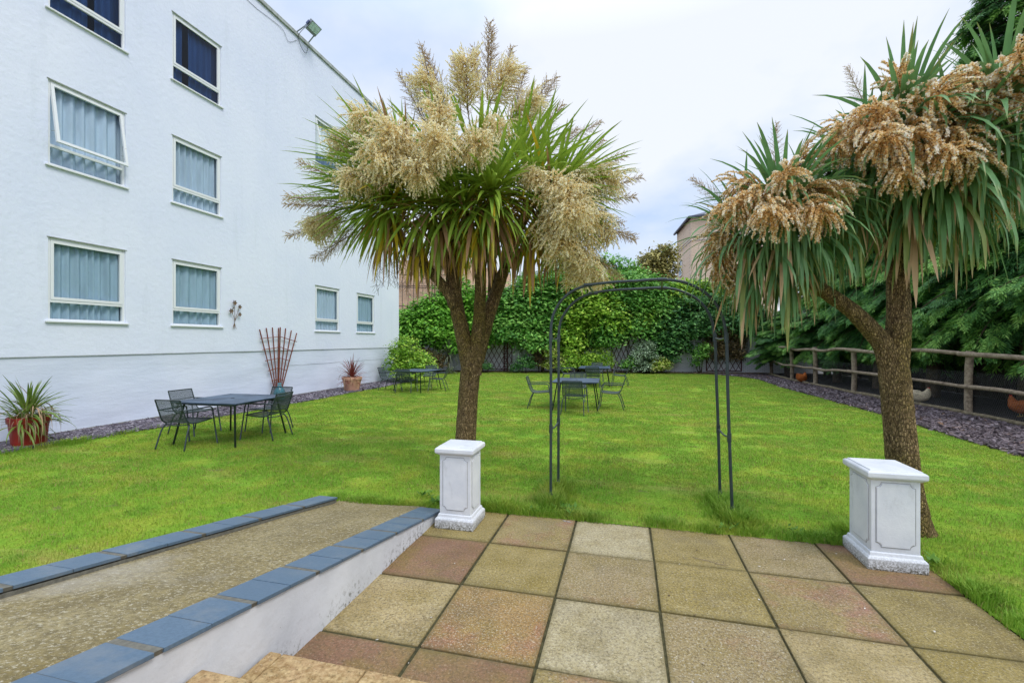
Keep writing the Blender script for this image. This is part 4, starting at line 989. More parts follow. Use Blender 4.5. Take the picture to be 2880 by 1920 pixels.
# ================================================================== flower panicles of the palms
def panicle(kind, seed):
    """0 dense cream, 1 wispy spire, 2 drooping catkins; grows along +x, hangs towards -z"""
    rs = np.random.default_rng(seed); mb = MB(); C = []; U = []; Vv = []; T = []
    if kind == 0: L, nb, bl, droop, fs, nf = .74, 60, .46, .55, .0098, 110
    elif kind == 1: L, nb, bl, droop, fs, nf = 1.05, 54, .36, .05, .0050, 40
    else: L, nb, bl, droop, fs, nf = .36, 34, .33, .5, .0125, 92
    def curve(p, d, L_, dr, n):
        P = [p]; d = d.copy()
        for i in range(n): d = d+np.array((0, 0, -1))*dr/n; d /= np.linalg.norm(d); P.append(P[-1]+d*L_/n)
        return np.array(P)
    ax = curve(np.zeros(3), np.array((1, 0, 0.0)), L, droop*.8, 10)
    mb.tube(ax, np.linspace(.011, .003, 11), 5, 0, tint=.3)
    for b in range(nb):
        s = .10+.90*(b/(nb-1))**(.9 if kind != 1 else .85); i = min(int(s*10), 9); p = ax[i]+(ax[i+1]-ax[i])*(s*10-i)
        dx = unit(ax[i+1]-ax[i]); ph = b*2.4+rs.uniform(-.4, .4); _, u, w = perp(dx); rad = u*math.cos(ph)+w*math.sin(ph)
        k = bl*(1-.70*s if kind == 1 else 1-.42*abs(s-.45))*rs.uniform(.75, 1.15)
        out = (1.05, .95, 1.0)[kind]; d = unit(dx*(1-out*.35 if kind != 1 else .75)+rad*out*(1 if kind != 1 else .8))
        br = curve(p, d, k, (1.0, .25, 1.5)[kind], 8); mb.tube(br, np.linspace(.0042 if kind != 1 else .0034, .0014, 9), 3, 0, tint=rs.uniform(.1, .7))
        subs = [(br, nf)]
        if kind == 0:
            for q in range(5):
                j = 1+q; d2 = unit((br[j+1]-br[j])*8+rs.normal(0, .45, 3)); sb = curve(br[j], d2, k*.38, .9, 4)
                mb.tube(sb, .0013, 3, 0, caps=False, tint=.3); subs.append((sb, nf//3))
        elif kind == 1:
            for q in range(5):
                j = 1+q; d2 = unit((br[j+1]-br[j])*7+rs.normal(0, .4, 3)); sb = curve(br[j], d2, k*.25, .1, 3)
                mb.tube(sb, .0011, 3, 0, caps=False, tint=.3); subs.append((sb, nf//4))
        for cc, n_ in subs:
            m_ = len(cc)-1; t = np.sort(rs.uniform(.10, 1, n_)) if kind != 2 else np.linspace(.08, 1, n_)
            ii = np.minimum((t*m_).astype(int), m_-1); base = cc[ii]+(cc[ii+1]-cc[ii])*(t*m_-ii)[:, None]
            r_ = unit(rs.normal(size=(n_, 3))); rr = {0: .008, 1: .004, 2: .0135}[kind]*(1 if kind != 2 else (1-.35*t)[:, None])
            C.append(base+r_*rr); a = unit(rs.normal(size=(n_, 3))); b_ = unit(np.cross(a, r_)+1e-6); a = unit(np.cross(r_, b_))
            sz = fs*rs.uniform(.6, 1.25, (n_, 1)); U.append((a*.5+r_*.7)*sz); Vv.append(b_*sz*.75)
            T.append(np.clip(rs.normal((.44, .5, .46)[kind], .24, n_)+((.50*t+rs.uniform(-.12, .15)) if kind == 0 else (.50*t**2+rs.uniform(-.1, .25)) if kind == 2 else 0), 0, 1))
            if kind == 2:
                C.append(base); U.append(unit(cc[ii+1]-cc[ii])*.012); Vv.append(b_*.008); T.append(np.full(n_, .12))
    C, U, Vv, T = map(np.concatenate, (C, U, Vv, T)); mb.cards(C, U, Vv, 1, T)
    me = mb.mesh('flower_panicle'); me.materials.append(M_STALK); me.materials.append((M_FLORET, M_FLORETD, M_FLORETB)[kind]); return me
PAN = {k: [panicle(k, 100+10*k+i) for i in range(3)] for k in (0, 1, 2)}
def put_panicle(tree, kind, px, py, Z, dirv, s=1.0, var=None):
    """dirv = (right, up, towards viewer) direction of growth"""
    p = at(px, py, Z); rt = np.array((CY_, SY_, 0)); fw = np.array((-SY_, CY_, 0))
    d = rt*dirv[0]+np.array((0, 0, 1))*dirv[1]-fw*dirv[2]; d = Vector(d).normalized()
    x = d; y = Vector((0, 0, 1)).cross(x)
    if y.length < .05: y = Vector((0, 1, 0))
    y.normalize(); z = x.cross(y); M = Matrix((x, y, z)).transposed()
    me = PAN[kind][var if var is not None else random.randrange(3)]
    o = link_mesh('flower_panicle', me, tree, tuple(p-np.array(tree.location)), scale=s); o.rotation_euler = M.to_euler(); return o

def limb(mb, P, r, sides=26, n=10, rough=.006):
    pts = spline(P, n); rr = np.interp(np.linspace(0, 1, len(pts)), np.linspace(0, 1, len(r)), r); mb.tube(pts, rr, sides, rough=rough, rscale=20)

# ------------------------------------------------------------------ the branching palm on the left
ZL = 5.8
t1p = at(1068, 1142, ZL); palmL = empty('cabbage_palm', (t1p[0], t1p[1], 0), label='branching cabbage palm with several heads and cream flower plumes behind the left pedestal', cat='palm tree', group='cabbage palms flanking the patio')
mb = MB()
A = lambda x, y, z=ZL: at(x, y, z)
limb(mb, [A(1066, 1150), A(1068, 1080), A(1070, 1000), A(1076, 900), A(1083, 830), A(1086, 800)], [.175, .145, .131, .125, .126, .120])
limb(mb, [A(1080, 860), A(1074, 820), A(1062, 765), A(1048, 700), A(1040, 640), A(1036, 560)], [.10, .105, .098, .090, .088, .085])
limb(mb, [A(1046, 705, 5.75), A(1024, 665, 5.7), A(985, 620, 5.6), A(935, 565, 5.5), A(890, 510, 5.45)], [.075, .066, .058, .055, .055])
limb(mb, [A(1088, 860), A(1094, 800), A(1100, 740, 5.78), A(1103, 680, 5.7), A(1105, 610, 5.6), A(1112, 530, 5.5)], [.10, .095, .08, .072, .070, .070])
limb(mb, [A(1094, 830, 5.85), A(1112, 760, 5.9), A(1130, 700, 5.95), A(1158, 620, 6.0), A(1185, 540, 6.05), A(1215, 480, 6.1)], [.10, .09, .085, .072, .066, .06])
limb(mb, [A(1128, 705, 5.98), A(1132, 650, 6.1), A(1128, 560, 6.2), A(1130, 440, 6.3), A(1120, 340, 6.3)], [.06, .065, .065, .06, .055])
limb(mb, [A(1036, 600), A(1035, 480, 5.9), A(1030, 400, 6.0)], [.083, .07, .06])
limb(mb, [A(1165, 610, 6.0), A(1220, 560, 5.9), A(1290, 520, 5.75)], [.06, .055, .05])
mb.build('trunk', M_BARK, palmL, smooth=True)
rt = np.array((CY_, SY_, 0)); fw = np.array((-SY_, CY_, 0)); UPV = np.array((0, 0, 1.))
def vd(r_, u_, t_): return rt*r_+UPV*u_-fw*t_
def mL(gr):
    def f(q, e):
        if q > .84+random.uniform(-.1, .06) or e < -1.15: return M_LB if random.random() < .62 else M_LY
        if q > .62: return M_LY if random.random() < .22 else (M_LB if random.random() < .12 else M_LG)
        return M_LG
    return f
lv = []
for (x, y, z, d, n, L, W, dr, tm) in (
    (868, 470, 5.45, (-.75, .32, .45), 190, .86, .048, .60, 118), (1128, 445, 5.35, (.08, .60, .65), 190, .86, .050, .75, 128),
    (1195, 360, 6.0, (.35, .90, .1), 110, .82, .044, .5, 110), (1270, 480, 5.75, (.75, .25, .35), 130, .82, .046, .7, 120),
    (1020, 400, 5.7, (-.30, .75, .45), 110, .82, .046, .6, 120), (1100, 400, 5.6, (-.05, .75, .5), 100, .84, .048, .7, 120),
    (985, 480, 5.5, (-.35, .35, .75), 130, .82, .048, .7, 125), (1060, 480, 5.5, (.0, .35, .8), 110, .82, .048, .8, 125), (1230, 420, 5.6, (.5, .6, .4), 100, .82, .046, .6, 115),
    (920, 420, 5.6, (-.6, .5, .3), 110, .86, .042, .5, 112), (905, 350, 6.0, (-.8, .55, .1), 60, .78, .030, .3, 80), (890, 400, 5.3, (-.85, .35, .3), 100, .92, .042, .4, 75), (1290, 430, 5.5, (.8, .45, .3), 90, .80, .042, .5, 95)):
    lv += rosette(A(x, y, z), vd(*d), n, L, W, dr, 'L%d' % int(dr*10), tm, 6, mL(1))
# dead skirts hanging below the heads
for (x, y, z, n, w) in ((1130, 500, 5.35, 60, .05), (890, 520, 5.5, 64, .022), (1060, 520, 5.9, 40, .04), (1180, 520, 5.9, 46, .042), (1270, 540, 5.8, 40, .04), (960, 545, 5.6, 44, .034), (1010, 520, 5.45, 44, .040), (1090, 520, 5.4, 40, .044), (1220, 540, 5.7, 40, .040), (1310, 540, 5.8, 30, .034)):
    lv += rosette(A(x, y, z), (0, 0, -1), int(n*.85), .68 if w > .03 else .58, w, .6, 'Ld' if w > .03 else 'Ln', 58, 2, lambda q, e: (M_LB if random.random() < .6 else M_LY) if random.random() < .7 else M_LG)
place_leaves(palmL, lv)
for kind, x, y, z, d, s in (
    (0, 960, 380, 5.05, (-.5, .1, .8), .85), (0, 900, 400, 5.15, (-.8, -.1, .55), .75), (0, 930, 330, 5.35, (-.55, .35, .5), .82), (0, 1020, 360, 5.05, (.0, .1, .9), .85), (1, 985, 300, 6.0, (-.3, .9, .1), 0.69),
    (0, 990, 385, 5.0, (-.1, -.15, .9), .75), (0, 880, 350, 5.4, (-.75, .25, .3), .72), (0, 1060, 350, 5.1, (.4, .05, .8), .75), (0, 1010, 330, 5.3, (.1, .4, .7), .75),
    (0, 1075, 320, 5.3, (.6, .2, .5), .66), (0, 960, 350, 5.1, (-.3, .2, .9), .8),
    (0, 1075, 260, 5.9, (0, .8, .2), .80), (0, 1120, 250, 6.0, (.25, .7, .1), .78), (0, 1030, 270, 5.9, (-.3, .7, .2), .75), (0, 1160, 290, 6.0, (.5, .6, .2), .7), (0, 1190, 400, 5.2, (.5, -.1, .7), .50),
    (0, 1240, 430, 5.2, (.5, -.1, .8), .85), (0, 1270, 450, 5.3, (.7, -.3, .5), .85), (0, 1250, 480, 5.2, (.35, -.6, .6), .85), (0, 1300, 410, 5.5, (.8, .1, .3), .80), (0, 1290, 500, 5.4, (.6, -.7, .3), .85), (0, 1245, 440, 5.5, (.5, .2, .2), .75), (0, 1280, 470, 5.1, (.2, -.2, .9), .75),
    (0, 1310, 560, 5.5, (.3, -.8, .3), .65), 
    (1, 1290, 470, 5.9, (.95, .12, .0), 0.90), (1, 1280, 430, 6.0, (.85, .40, .1), 0.90), (1, 1310, 500, 5.8, (.85, -.30, .1), 0.82), (1, 1290, 480, 6.2, (.95, -.1, -.3), 0.90), (1, 1330, 545, 5.9, (.6, -.70, .1), 0.69), (1, 1290, 400, 6.1, (.7, .6, 0), 0.69), (1, 1330, 450, 5.7, (.95, .25, .2), 0.73), (1, 1320, 510, 6.0, (.95, -.2, 0), 0.77), (1, 1350, 580, 5.9, (.7, -.5, 0), 0.56),
    (1, 830, 470, 5.5, (-.95, .12, .0), 0.86), (1, 840, 450, 5.6, (-.85, .45, .1), 0.82), (1, 825, 500, 5.5, (-.92, -.25, .1), 0.82), (0, 790, 490, 5.45, (-.8, -.35, .2), .58), (1, 840, 520, 5.5, (-.8, -.5, .1), 0.69), (1, 830, 480, 5.4, (-.9, .0, .3), 0.77), (0, 780, 500, 5.4, (-.7, -.1, .3), .5), (1, 820, 510, 5.6, (-.6, -.7, .1), 0.60),
    (1, 1030, 280, 6.1, (-.28, .95, 0), 0.90), (1, 1020, 310, 6.2, (-.15, .9, 0), 0.86), (1, 985, 300, 6.1, (-.42, .85, .1), 0.77), (1, 1000, 250, 6.1, (-.2, .98, 0), 0.82), (1, 1060, 270, 6.2, (-.1, .95, 0), 0.77),
    (1, 1120, 230, 6.2, (.0, 1, 0), 0.99), (1, 1110, 270, 6.3, (-.12, .95, .1), 0.86), (1, 1140, 260, 6.2, (.2, .95, 0), 0.86), (1, 1080, 290, 6.1, (-.15, .95, .2), 0.77), (1, 1125, 200, 6.2, (.02, 1, 0), 0.73),
    (1, 1190, 330, 6.2, (.38, .88, 0), 0.90), (1, 1200, 350, 6.3, (.6, .75, 0), 0.82), (1, 1170, 300, 6.1, (.25, .9, .2), 0.73), (1, 1215, 290, 6.2, (.45, .85, 0), 0.73), (1, 1290, 330, 6.4, (.6, .35, 0), 0.60), (1, 1230, 370, 6.3, (.75, .6, 0), 0.69),
    (0, 1330, 600, 5.9, (.7, -.4, .1), .55), (0, 1350, 470, 5.8, (.5, -.6, .2), .7)):
    put_panicle(palmL, kind, x, y, z, d, s)
# thin old stalks hanging under the crown
mb = MB()
for i in range(46):
    p = A(random.uniform(860, 1010), random.uniform(540, 620), random.uniform(5.5, 6.0)); q = p.copy(); P = [p]
    for k in range(5): q = q+np.array((random.uniform(-.03, .03), random.uniform(-.03, .03), -random.uniform(.05, .10))); P.append(q)
    mb.tube(P, .0024, 3, caps=False, tint=.2)
    for k in range(1, 5):
        for s in range(2): mb.tube([P[k], P[k]+np.array((random.uniform(-.07, .07), random.uniform(-.07, .07), -random.uniform(.01, .08)))], .0014, 3, caps=False, tint=.1)
mb.build('old_flower_stalks', M_TWIGBARK, palmL, kind='stuff')

# ------------------------------------------------------------------ the palm on the right
ZR = 4.22
t2p = at(2098, 1222, ZR); palmR = empty('cabbage_palm', (t2p[0], t2p[1], 0), label='forked cabbage palm with hanging tan flower spikes and broad leaves behind the right pedestal', cat='palm tree', group='cabbage palms flanking the patio')
mb = MB(); B = lambda x, y, z=ZR: at(x, y, z)
limb(mb, [B(2112, 1262), B(2098, 1215), B(2084, 1140), B(2072, 1050), B(2063, 950), B(2056, 880), B(2052, 830)], [.22, .152, .131, .124, .119, .118, .115], sides=30)
limb(mb, [B(2052, 860), B(2060, 800), B(2064, 720), B(2062, 640), B(2058, 560), B(2060, 470)], [.104, .102, .092, .086, .084, .08], sides=28)
limb(mb, [B(2046, 850), B(2030, 795), B(1998, 755), B(1955, 712), B(1910, 680), B(1870, 650), B(1825, 590)], [.09, .085, .078, .068, .064, .062, .06], sides=24)
limb(mb, [B(2060, 560), B(2110, 480, 4.1), B(2200, 380, 3.9), B(2290, 300, 3.8)], [.075, .07, .065, .06])
mb.build('trunk', M_BARK, palmR, smooth=True)
def mR(q, e):
    if q > .93 or e < -1.35: return random.choice((M_LB2, M_LT2, M_LG2, M_LG2))
    if q > .7: return random.choice((M_LG2, M_LG2, M_LG2, M_LT2))
    return M_LG2 if random.random() < .95 else M_LT2
lv = []
lv += rosette(B(2075, 330, 4.05), vd(.0, .70, .68), 330, .80, .042, 1.9, 'R', 132, 14, mR)
lv += rosette(B(1800, 500, 4.15), vd(-.25, .75, .5), 290, .74, .038, 1.9, 'R2', 128, 6, mR)
lv += rosette(B(2300, 270, 3.75), vd(.25, .85, .3), 260, .80, .043, 1.7, 'R', 130, 12, mR)
lv += rosette(B(1985, 400, 4.3), vd(-.5, .75, .3), 170, .80, .040, 1.9, 'R2', 128, 8, mR)
lv += rosette(B(2190, 400, 3.9), vd(.35, .8, .45), 210, .86, .043, 1.7, 'R', 130, 8, mR)
lv += rosette(B(1705, 560, 4.4), vd(-.45, .75, .2), 110, .62, .040, 2.4, 'R2', 128, 8, mR)
lv += rosette(B(1870, 520, 4.25), vd(.2, .8, .3), 110, .74, .038, 1.9, 'R2', 128, 8, mR)
for (x, y, z, n) in ((1950, 470, 4.2, 40), (2090, 480, 4.05, 60), (1800, 580, 4.15, 60), (2220, 440, 3.9, 46), (1720, 590, 4.3, 40)):
    lv += rosette(B(x, y, z), (0, 0, -1), n, .70, .046, .6, 'Rd', 44, 2, lambda q, e: random.choice((M_LB2, M_LT2, M_LG2)))
place_leaves(palmR, lv)
for kind, x, y, z, d, s in (
    (2, 2090, 270, 3.85, (-.15, .25, .75), 1.0), (2, 2050, 270, 3.85, (-.75, .1, .5), 1.0), (2, 2120, 270, 3.85, (.6, .1, .6), 1.0), (2, 2080, 300, 3.8, (-.45, -.2, .75), .95), (2, 2110, 300, 3.8, (.2, -.3, .8), .95),
    (2, 2040, 300, 3.85, (-.9, -.15, .25), 1.0), (2, 2080, 240, 3.95, (-.4, .5, .3), .85), (2, 2120, 250, 3.95, (.45, .45, .3), .85), (2, 2075, 320, 3.8, (-.1, -.6, .6), .8), (2, 2000, 290, 3.95, (-.8, .1, .1), .85), (2, 2150, 300, 3.8, (.75, -.2, .5), .9),
    (2, 1800, 430, 3.95, (-.3, .25, .65), .85), (2, 1790, 440, 3.95, (-.85, -.05, .3), .90), (2, 1830, 440, 3.95, (.6, .05, .5), .80), (2, 1790, 460, 3.9, (-.2, -.4, .7), .8), (2, 1760, 430, 4.05, (-.8, .3, 0), .8), (2, 1820, 420, 4.1, (.1, .6, .1), .7), (2, 1840, 470, 3.95, (.5, -.4, .5), .65),
    (2, 2300, 200, 3.65, (-.3, .35, .6), 1.0), (2, 2280, 200, 3.7, (-.85, .2, .3), .95), (2, 2340, 200, 3.6, (.5, .3, .6), 1.0), (2, 2310, 230, 3.6, (0, -.1, .8), .9), (2, 2270, 230, 3.7, (-.6, -.2, .5), .85), (2, 2350, 230, 3.6, (.5, -.3, .6), .9),
    (2, 1700, 540, 4.4, (-.75, .05, .2), .85), (2, 1690, 560, 4.4, (-.8, -.35, .2), .8), (2, 1710, 520, 4.45, (-.55, .35, .1), .75), (2, 1670, 580, 4.4, (-.4, -.8, .2), .7), (2, 2280, 440, 3.9, (.2, -.7, .3), .6),
    (2, 1700, 600, 4.4, (-.2, -.9, .3), .7), (2, 2020, 320, 3.8, (-.5, -.1, .8), .95), (2, 2150, 340, 3.75, (.5, -.4, .7), .9), (2, 2100, 350, 3.7, (.1, -.2, .95), .9), (2, 2060, 360, 3.75, (-.4, -.5, .7), .85),
    (2, 2160, 270, 3.8, (.8, .1, .5), .95), (2, 1770, 470, 3.85, (-.5, -.2, .8), .85), (2, 1820, 470, 3.85, (.3, -.2, .85), .85), (2, 1740, 460, 4.0, (-.9, -.1, .2), .85), (2, 1860, 440, 4.0, (.8, .1, .4), .75), (2, 1970, 300, 3.95, (-.9, -.2, .3), .85), (1, 1690, 480, 4.5, (-.7, .5, 0), .5), (1, 1780, 400, 4.3, (0, 1, 0), .45), (1, 1990, 250, 4.2, (-.4, .9, 0), .4)):
    put_panicle(palmR, kind, x, y, z, d, s)

# ================================================================== planting
def clumps(mb, blobs, n_cl, per, leaf, cr=.30, flat=.5, mat=0, tb=(0, 1), fill=.15, up=.35, droop=0.0, aspect=.5, lo=-.55):
    """leaf cards in clumps over the surface of ellipsoid blobs ((centre), (radii))"""
    vol = np.array([b[1][0]*b[1][2] for b in blobs]); vol = vol/vol.sum()
    for (c, r), f in zip(blobs, vol):
        n = max(3, int(n_cl*f)); d = rdir(n*3); d = d[d[:, 2] > lo][:n]; n = len(d)
        rad = np.where(rng.random(n) < fill, rng.uniform(.35, .9, n), rng.uniform(.88, 1.10, n))
        bump = np.array([1+.30*mnoise.noise(Vector(x*2.6+np.array(c))) for x in d])
        cc = np.array(c)+d*np.array(r)*(rad*bump)[:, None]
        tn = rng.uniform(tb[0], tb[1], n)
        C = np.repeat(cc, per, 0); Dn = np.repeat(d, per, 0); N = len(C)
        off = rng.normal(size=(N, 3))*np.array((1, 1, flat))*cr*.5; C = C+off
        nrm = unit(Dn*.6+np.array((0, 0, up+.7))+rng.normal(size=(N, 3))*.36)
        a = unit(np.cross(nrm, rng.normal(size=(N, 3)))); a = unit(a+Dn*.5+np.array((0, 0, -droop))); b = unit(np.cross(nrm, a))
        sz = leaf*rng.uniform(.6, 1.3, (N, 1))
        lift = off[:, 2]/(cr*.5*flat+1e-6)
        t = np.clip(np.repeat(tn, per)+rng.normal(0, .13, N), 0, 1)
        mb.cards(C, a*sz, b*sz*aspect, mat, t)
def plant(name, base, label, cat, blobs, mat, n_cl, per, leaf, trunk=None, group=None, part='foliage', **kw):
    t = empty(name, tuple(base), label=label, cat=cat, group=group)
    mb = MB(); clumps(mb, blobs, n_cl, per, leaf, **kw); mb.build(part, mat, t)
    mb = MB()
    if trunk is None:
        for c, r in blobs[:6]:
            q = np.array(c); p = np.array(base)+np.array((random.uniform(-.06, .06), 0, -.02)); mb.tube(spline([p, (p+q)/2+rng.normal(0, .06, 3), q], 4), [.03]*4+[.022]*4+[.008], 6)
    else:
        for P, r in trunk: mb.tube(spline(P, 5), np.interp(np.linspace(0, 1, 5*(len(P)-1)+1), np.linspace(0, 1, len(r)), r), 9, rough=.01)
    mb.build('trunk' if cat in ('tree', 'creeper') else 'stem', M_TWIGBARK, t, smooth=True)
    return t
F_BRIGHT = foliage('bright_laurel_leaf', [(0, (0.069, 0.213, 0.022)), (.5, (0.150, 0.400, 0.037)), (1, (0.312, 0.625, 0.075))])
F_MID = foliage('mid_green_leaf', [(0, (0.065, 0.203, 0.036)), (.5, (0.145, 0.377, 0.058)), (1, (0.348, 0.623, 0.131))])
F_YEL = foliage('yellow_green_leaf', [(0, (0.117, 0.260, 0.026)), (.5, (0.260, 0.494, 0.039)), (1, (0.546, 0.715, 0.104))])
F_DARK = foliage('dark_ivy_leaf', [(0, (0.029, 0.104, 0.032)), (.5, (0.072, 0.224, 0.056)), (1, (0.176, 0.400, 0.096))], spec=.4)
F_BROWN = foliage('olive_brown_leaf', [(0, (0.192, 0.192, 0.056)), (.5, (0.384, 0.352, 0.112)), (1, (0.640, 0.560, 0.208))])
F_GREY = foliage('grey_green_leaf', [(0, (0.115, 0.184, 0.103)), (.5, (0.230, 0.345, 0.196)), (1, (0.483, 0.598, 0.414))])
F_VAR = foliage('variegated_leaf', [(0, (.12, .26, .03)), (.5, (.40, .50, .06)), (1, (.78, .78, .30))])
F_RUST = foliage('rusty_leaf', [(0, (0.065, 0.058, 0.029)), (.5, (0.169, 0.130, 0.058)), (1, (0.364, 0.260, 0.117))])
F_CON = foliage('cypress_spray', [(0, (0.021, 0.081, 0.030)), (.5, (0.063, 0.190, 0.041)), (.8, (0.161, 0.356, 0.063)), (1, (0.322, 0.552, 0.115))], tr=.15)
def yb_(x, y, w): return at(x, y, w)

# back wall of painted brick
bw = empty('brick_wall', (-1, 27.3, 0), label='white painted brick wall along the far end of the lawn', cat='wall')
m = Mat('painted_brick', .8, .2); br = m.N('ShaderNodeTexBrick'); mp = m.N('ShaderNodeMapping'); mp.inputs['Rotation'].default_value = (R(90), 0, 0)
m.L(m.P(), mp.inputs[0]); m.L(mp.outputs[0], br.inputs['Vector']); br.inputs['Scale'].default_value = 1; br.inputs['Brick Width'].default_value = .225; br.inputs['Row Height'].default_value = .075; br.inputs['Mortar Size'].default_value = .009
br.inputs['Color1'].default_value = (.82, .83, .85, 1); br.inputs['Color2'].default_value = (.76, .77, .80, 1); br.inputs['Mortar'].default_value = (.45, .46, .48, 1)
c = m.mix(m.ramp(m.noise(1.2, 6, .65), [(.52, 0), (.78, .6)]), br.outputs['Color'], (.42, .39, .33)); m.col(c); m.bump(br.outputs['Fac'], -.5, .01); M_BRICKW = m.m
mb = MB(); W0, W1 = np.array((-10.8, 25.9)), np.array((12.5, 28.9)); dd = (W1-W0)/np.linalg.norm(W1-W0); nn = np.array((-dd[1], dd[0]))
def wallquad(a, b, z0, z1, th=.22):
    p, q = W0+dd*a, W0+dd*b; r, s = q+nn*th, p+nn*th
    return [(*p, z0), (*q, z0), (*r, z0), (*s, z0), (*p, z1), (*q, z1), (*r, z1), (*s, z1)]
BF = [(0,3,2,1),(4,5,6,7),(0,1,5,4),(1,2,6,5),(2,3,7,6),(3,0,4,7)]
LW = np.linalg.norm(W1-W0); mb.add(wallquad(-7, LW, -.05, 2.35), BF); mb.build('wall_face', M_BRICKW, bw)
mb = MB(); mb.add(wallquad(-7.03, LW+.03, 2.352, 2.43, .27), BF); mb.build('wall_coping', M_MORTAR, bw)
def onwall(px, py):
    """point on the front of the back wall along the sight line through a pixel"""
    d = at(px, py, 1.0)-EYEV; t = np.dot(W0-0, nn)/np.dot(d[:2], nn); return EYEV+d*t

# lattice trellises on the back wall
def lattice_trellis(x0, x1, y0, y1, label, n=6, post=False):
    a, b = onwall(x0, y1), onwall(x1, y1); top = onwall((x0+x1)/2, y0)[2]; bot = max(a[2], .08); f = -nn*.05
    t = empty('lattice_trellis', tuple(np.array((*(a[:2]+b[:2])/2+f, 0))), label=label, cat='trellis', group='brown diamond trellises on the back wall')
    P = lambda u, z: np.array((*(a[:2]+(b[:2]-a[:2])*u+f), z))
    for p, q in ((P(0, bot), P(0, top)), (P(1, bot), P(1, top)), (P(0, top), P(1, top)), (P(0, bot), P(1, bot))):
        mb = MB(); mb.bar(p, q, .045, .045, up=(*nn, 0)); mb.build('frame_bar', M_TRELL, t)
    H = top-bot; Wd = np.linalg.norm(b[:2]-a[:2]); st = Wd/n; rise = H/3.2; k = rise/st*1.0
    for s in (1, -1):
        i = -8
        while i < n+8:
            u0 = i/n; zz0, zz1 = bot, top; u1 = u0+s*(H/ (k*Wd))
            ts = [0.0, 1.0]
            if u1 != u0:
                r = sorted(((0-u0)/(u1-u0), (1-u0)/(u1-u0))); ts = [max(0, r[0]), min(1, r[1])]
            if ts[1]-ts[0] > .03:
                g = lambda w_: P(u0+(u1-u0)*w_, bot+H*w_)+np.array((*(-nn*(.012 if s > 0 else .026)), 0))
                mb = MB(); mb.bar(g(ts[0]), g(ts[1]), .030, .012, up=(*nn, 0)); mb.build('slat', M_TRELL, t)
            i += 1
    return t
lattice_trellis(1095, 1176, 780, 852, 'brown diamond trellis just right of the left palm trunk', 7)
lattice_trellis(1405, 1470, 770, 850, 'brown diamond trellis framed by the arch, half behind shrubs', 6)
lattice_trellis(1622, 1702, 775, 852, 'brown diamond trellis overgrown by a rusty climber at the right end of the wall', 6)
pl = onwall(1163, 852); tp = empty('trellis_post', (pl[0]-.0, pl[1]-.12, 0), label='dark brown ladder-like post standing before the left diamond trellis', cat='post')
for dx in (-.10, .10):
    mb = MB(); mb.bar((pl[0]+dx, pl[1]-.14, 0), (pl[0]+dx, pl[1]-.14, 1.72), .05, .05); mb.build('upright', M_TRELL, tp)
for k in range(11):
    mb = MB(); mb.bar((pl[0]-.10, pl[1]-.15, .12+k*.15), (pl[0]+.10, pl[1]-.15, .12+k*.15), .03, .03); mb.build('rung', M_TRELL, tp)

def blob(px, py, Z, rx, ry, dz=None):
    """ellipsoid whose outline spans about rx, ry photo pixels at depth Z"""
    k = Z*1.2245/FPX; return (at(px, py, Z), (rx*k, dz if dz else min(rx, ry)*k*.9, ry*k))
def gnd(px, Z): p = at(px, 784, Z); return (p[0], p[1], 0)
# climbers and trees over the back wall
plant('laurel_hedge', gnd(960, 26.6), 'bright green large-leaved hedge spilling over the back wall beside the wing corner', 'hedge',
      [blob(935, 763, 26, 44.8, 46.08), blob(975, 753, 26, 50.4, 56.32), blob(1015, 737, 26.3, 49.28, 66.56), blob(1055, 727, 26.6, 44.8, 74.24), blob(1100, 746, 26.8, 50.4, 74.24), blob(1045, 781, 25.8, 44.8, 38.4)], F_BRIGHT, 1900, 16, .120, cr=.46, droop=.7, up=.5, flat=.6)
plant('hedge', gnd(1300, 28.5), 'dense mid green hedge mass growing behind the whole back wall', 'hedge',
      [blob(px, 735+4*((px//40) % 3), 28.6, 44, 60) for px in range(1090, 1720, 40)], F_DARK, 1800, 14, .13, cr=.5, lo=-.7)
plant('creeper', gnd(1240, 26.6), 'light green climber with hanging sprays over the wall right of the left palm', 'creeper',
      [blob(1180, 731, 26.6, 50.4, 66.56), blob(1225, 711, 26.8, 50.4, 76.8), blob(1275, 716, 26.8, 47.04, 79.36), blob(1225, 781, 25.9, 33.6, 38.4), blob(1170, 761, 26.2, 33.6, 33.28)], F_MID, 1700, 16, .115, cr=.50, droop=.5,
      trunk=[([gnd(1246, 26.4), at(1248, 800, 26.3), at(1240, 740, 26.4), at(1225, 700, 26.5)], [.09, .07, .05, .03])])
plant('creeper', gnd(1345, 26.6), 'yellow-tinged elder with a dark twisted trunk behind the left arch leg', 'creeper',
      [blob(1330, 711, 26.4, 44.8, 53.76), blob(1370, 691, 26.8, 44.8, 61.44), blob(1310, 776, 26, 29.12, 64), blob(1390, 741, 26.2, 47.04, 51.2), blob(1350, 661, 27.2, 40.32, 43.52)], F_YEL, 1400, 16, .115, cr=.50, droop=.4,
      trunk=[([gnd(1338, 26.2), at(1336, 800, 26.1), at(1330, 750, 26.2), at(1345, 700, 26.4)], [.13, .11, .08, .05]), ([gnd(1330, 26.2), at(1322, 790, 26.1), at(1318, 740, 26.2)], [.06, .05, .03])])
plant('creeper', gnd(1440, 26.8), 'mixed mid green bushy growth over the wall in the middle of the arch', 'creeper',
      [blob(1430, 711, 26.6, 49.28, 58.88), blob(1475, 701, 26.8, 51.52, 58.88), blob(1450, 761, 26, 44.8, 30.72), blob(1510, 711, 27, 44.8, 64), blob(1430, 661, 27.6, 44.8, 33.28), blob(1480, 666, 27.8, 44.8, 28.16), blob(1390, 771, 25.8, 29.12, 43.52)], F_MID, 1800, 16, .110, cr=.50, droop=.3)
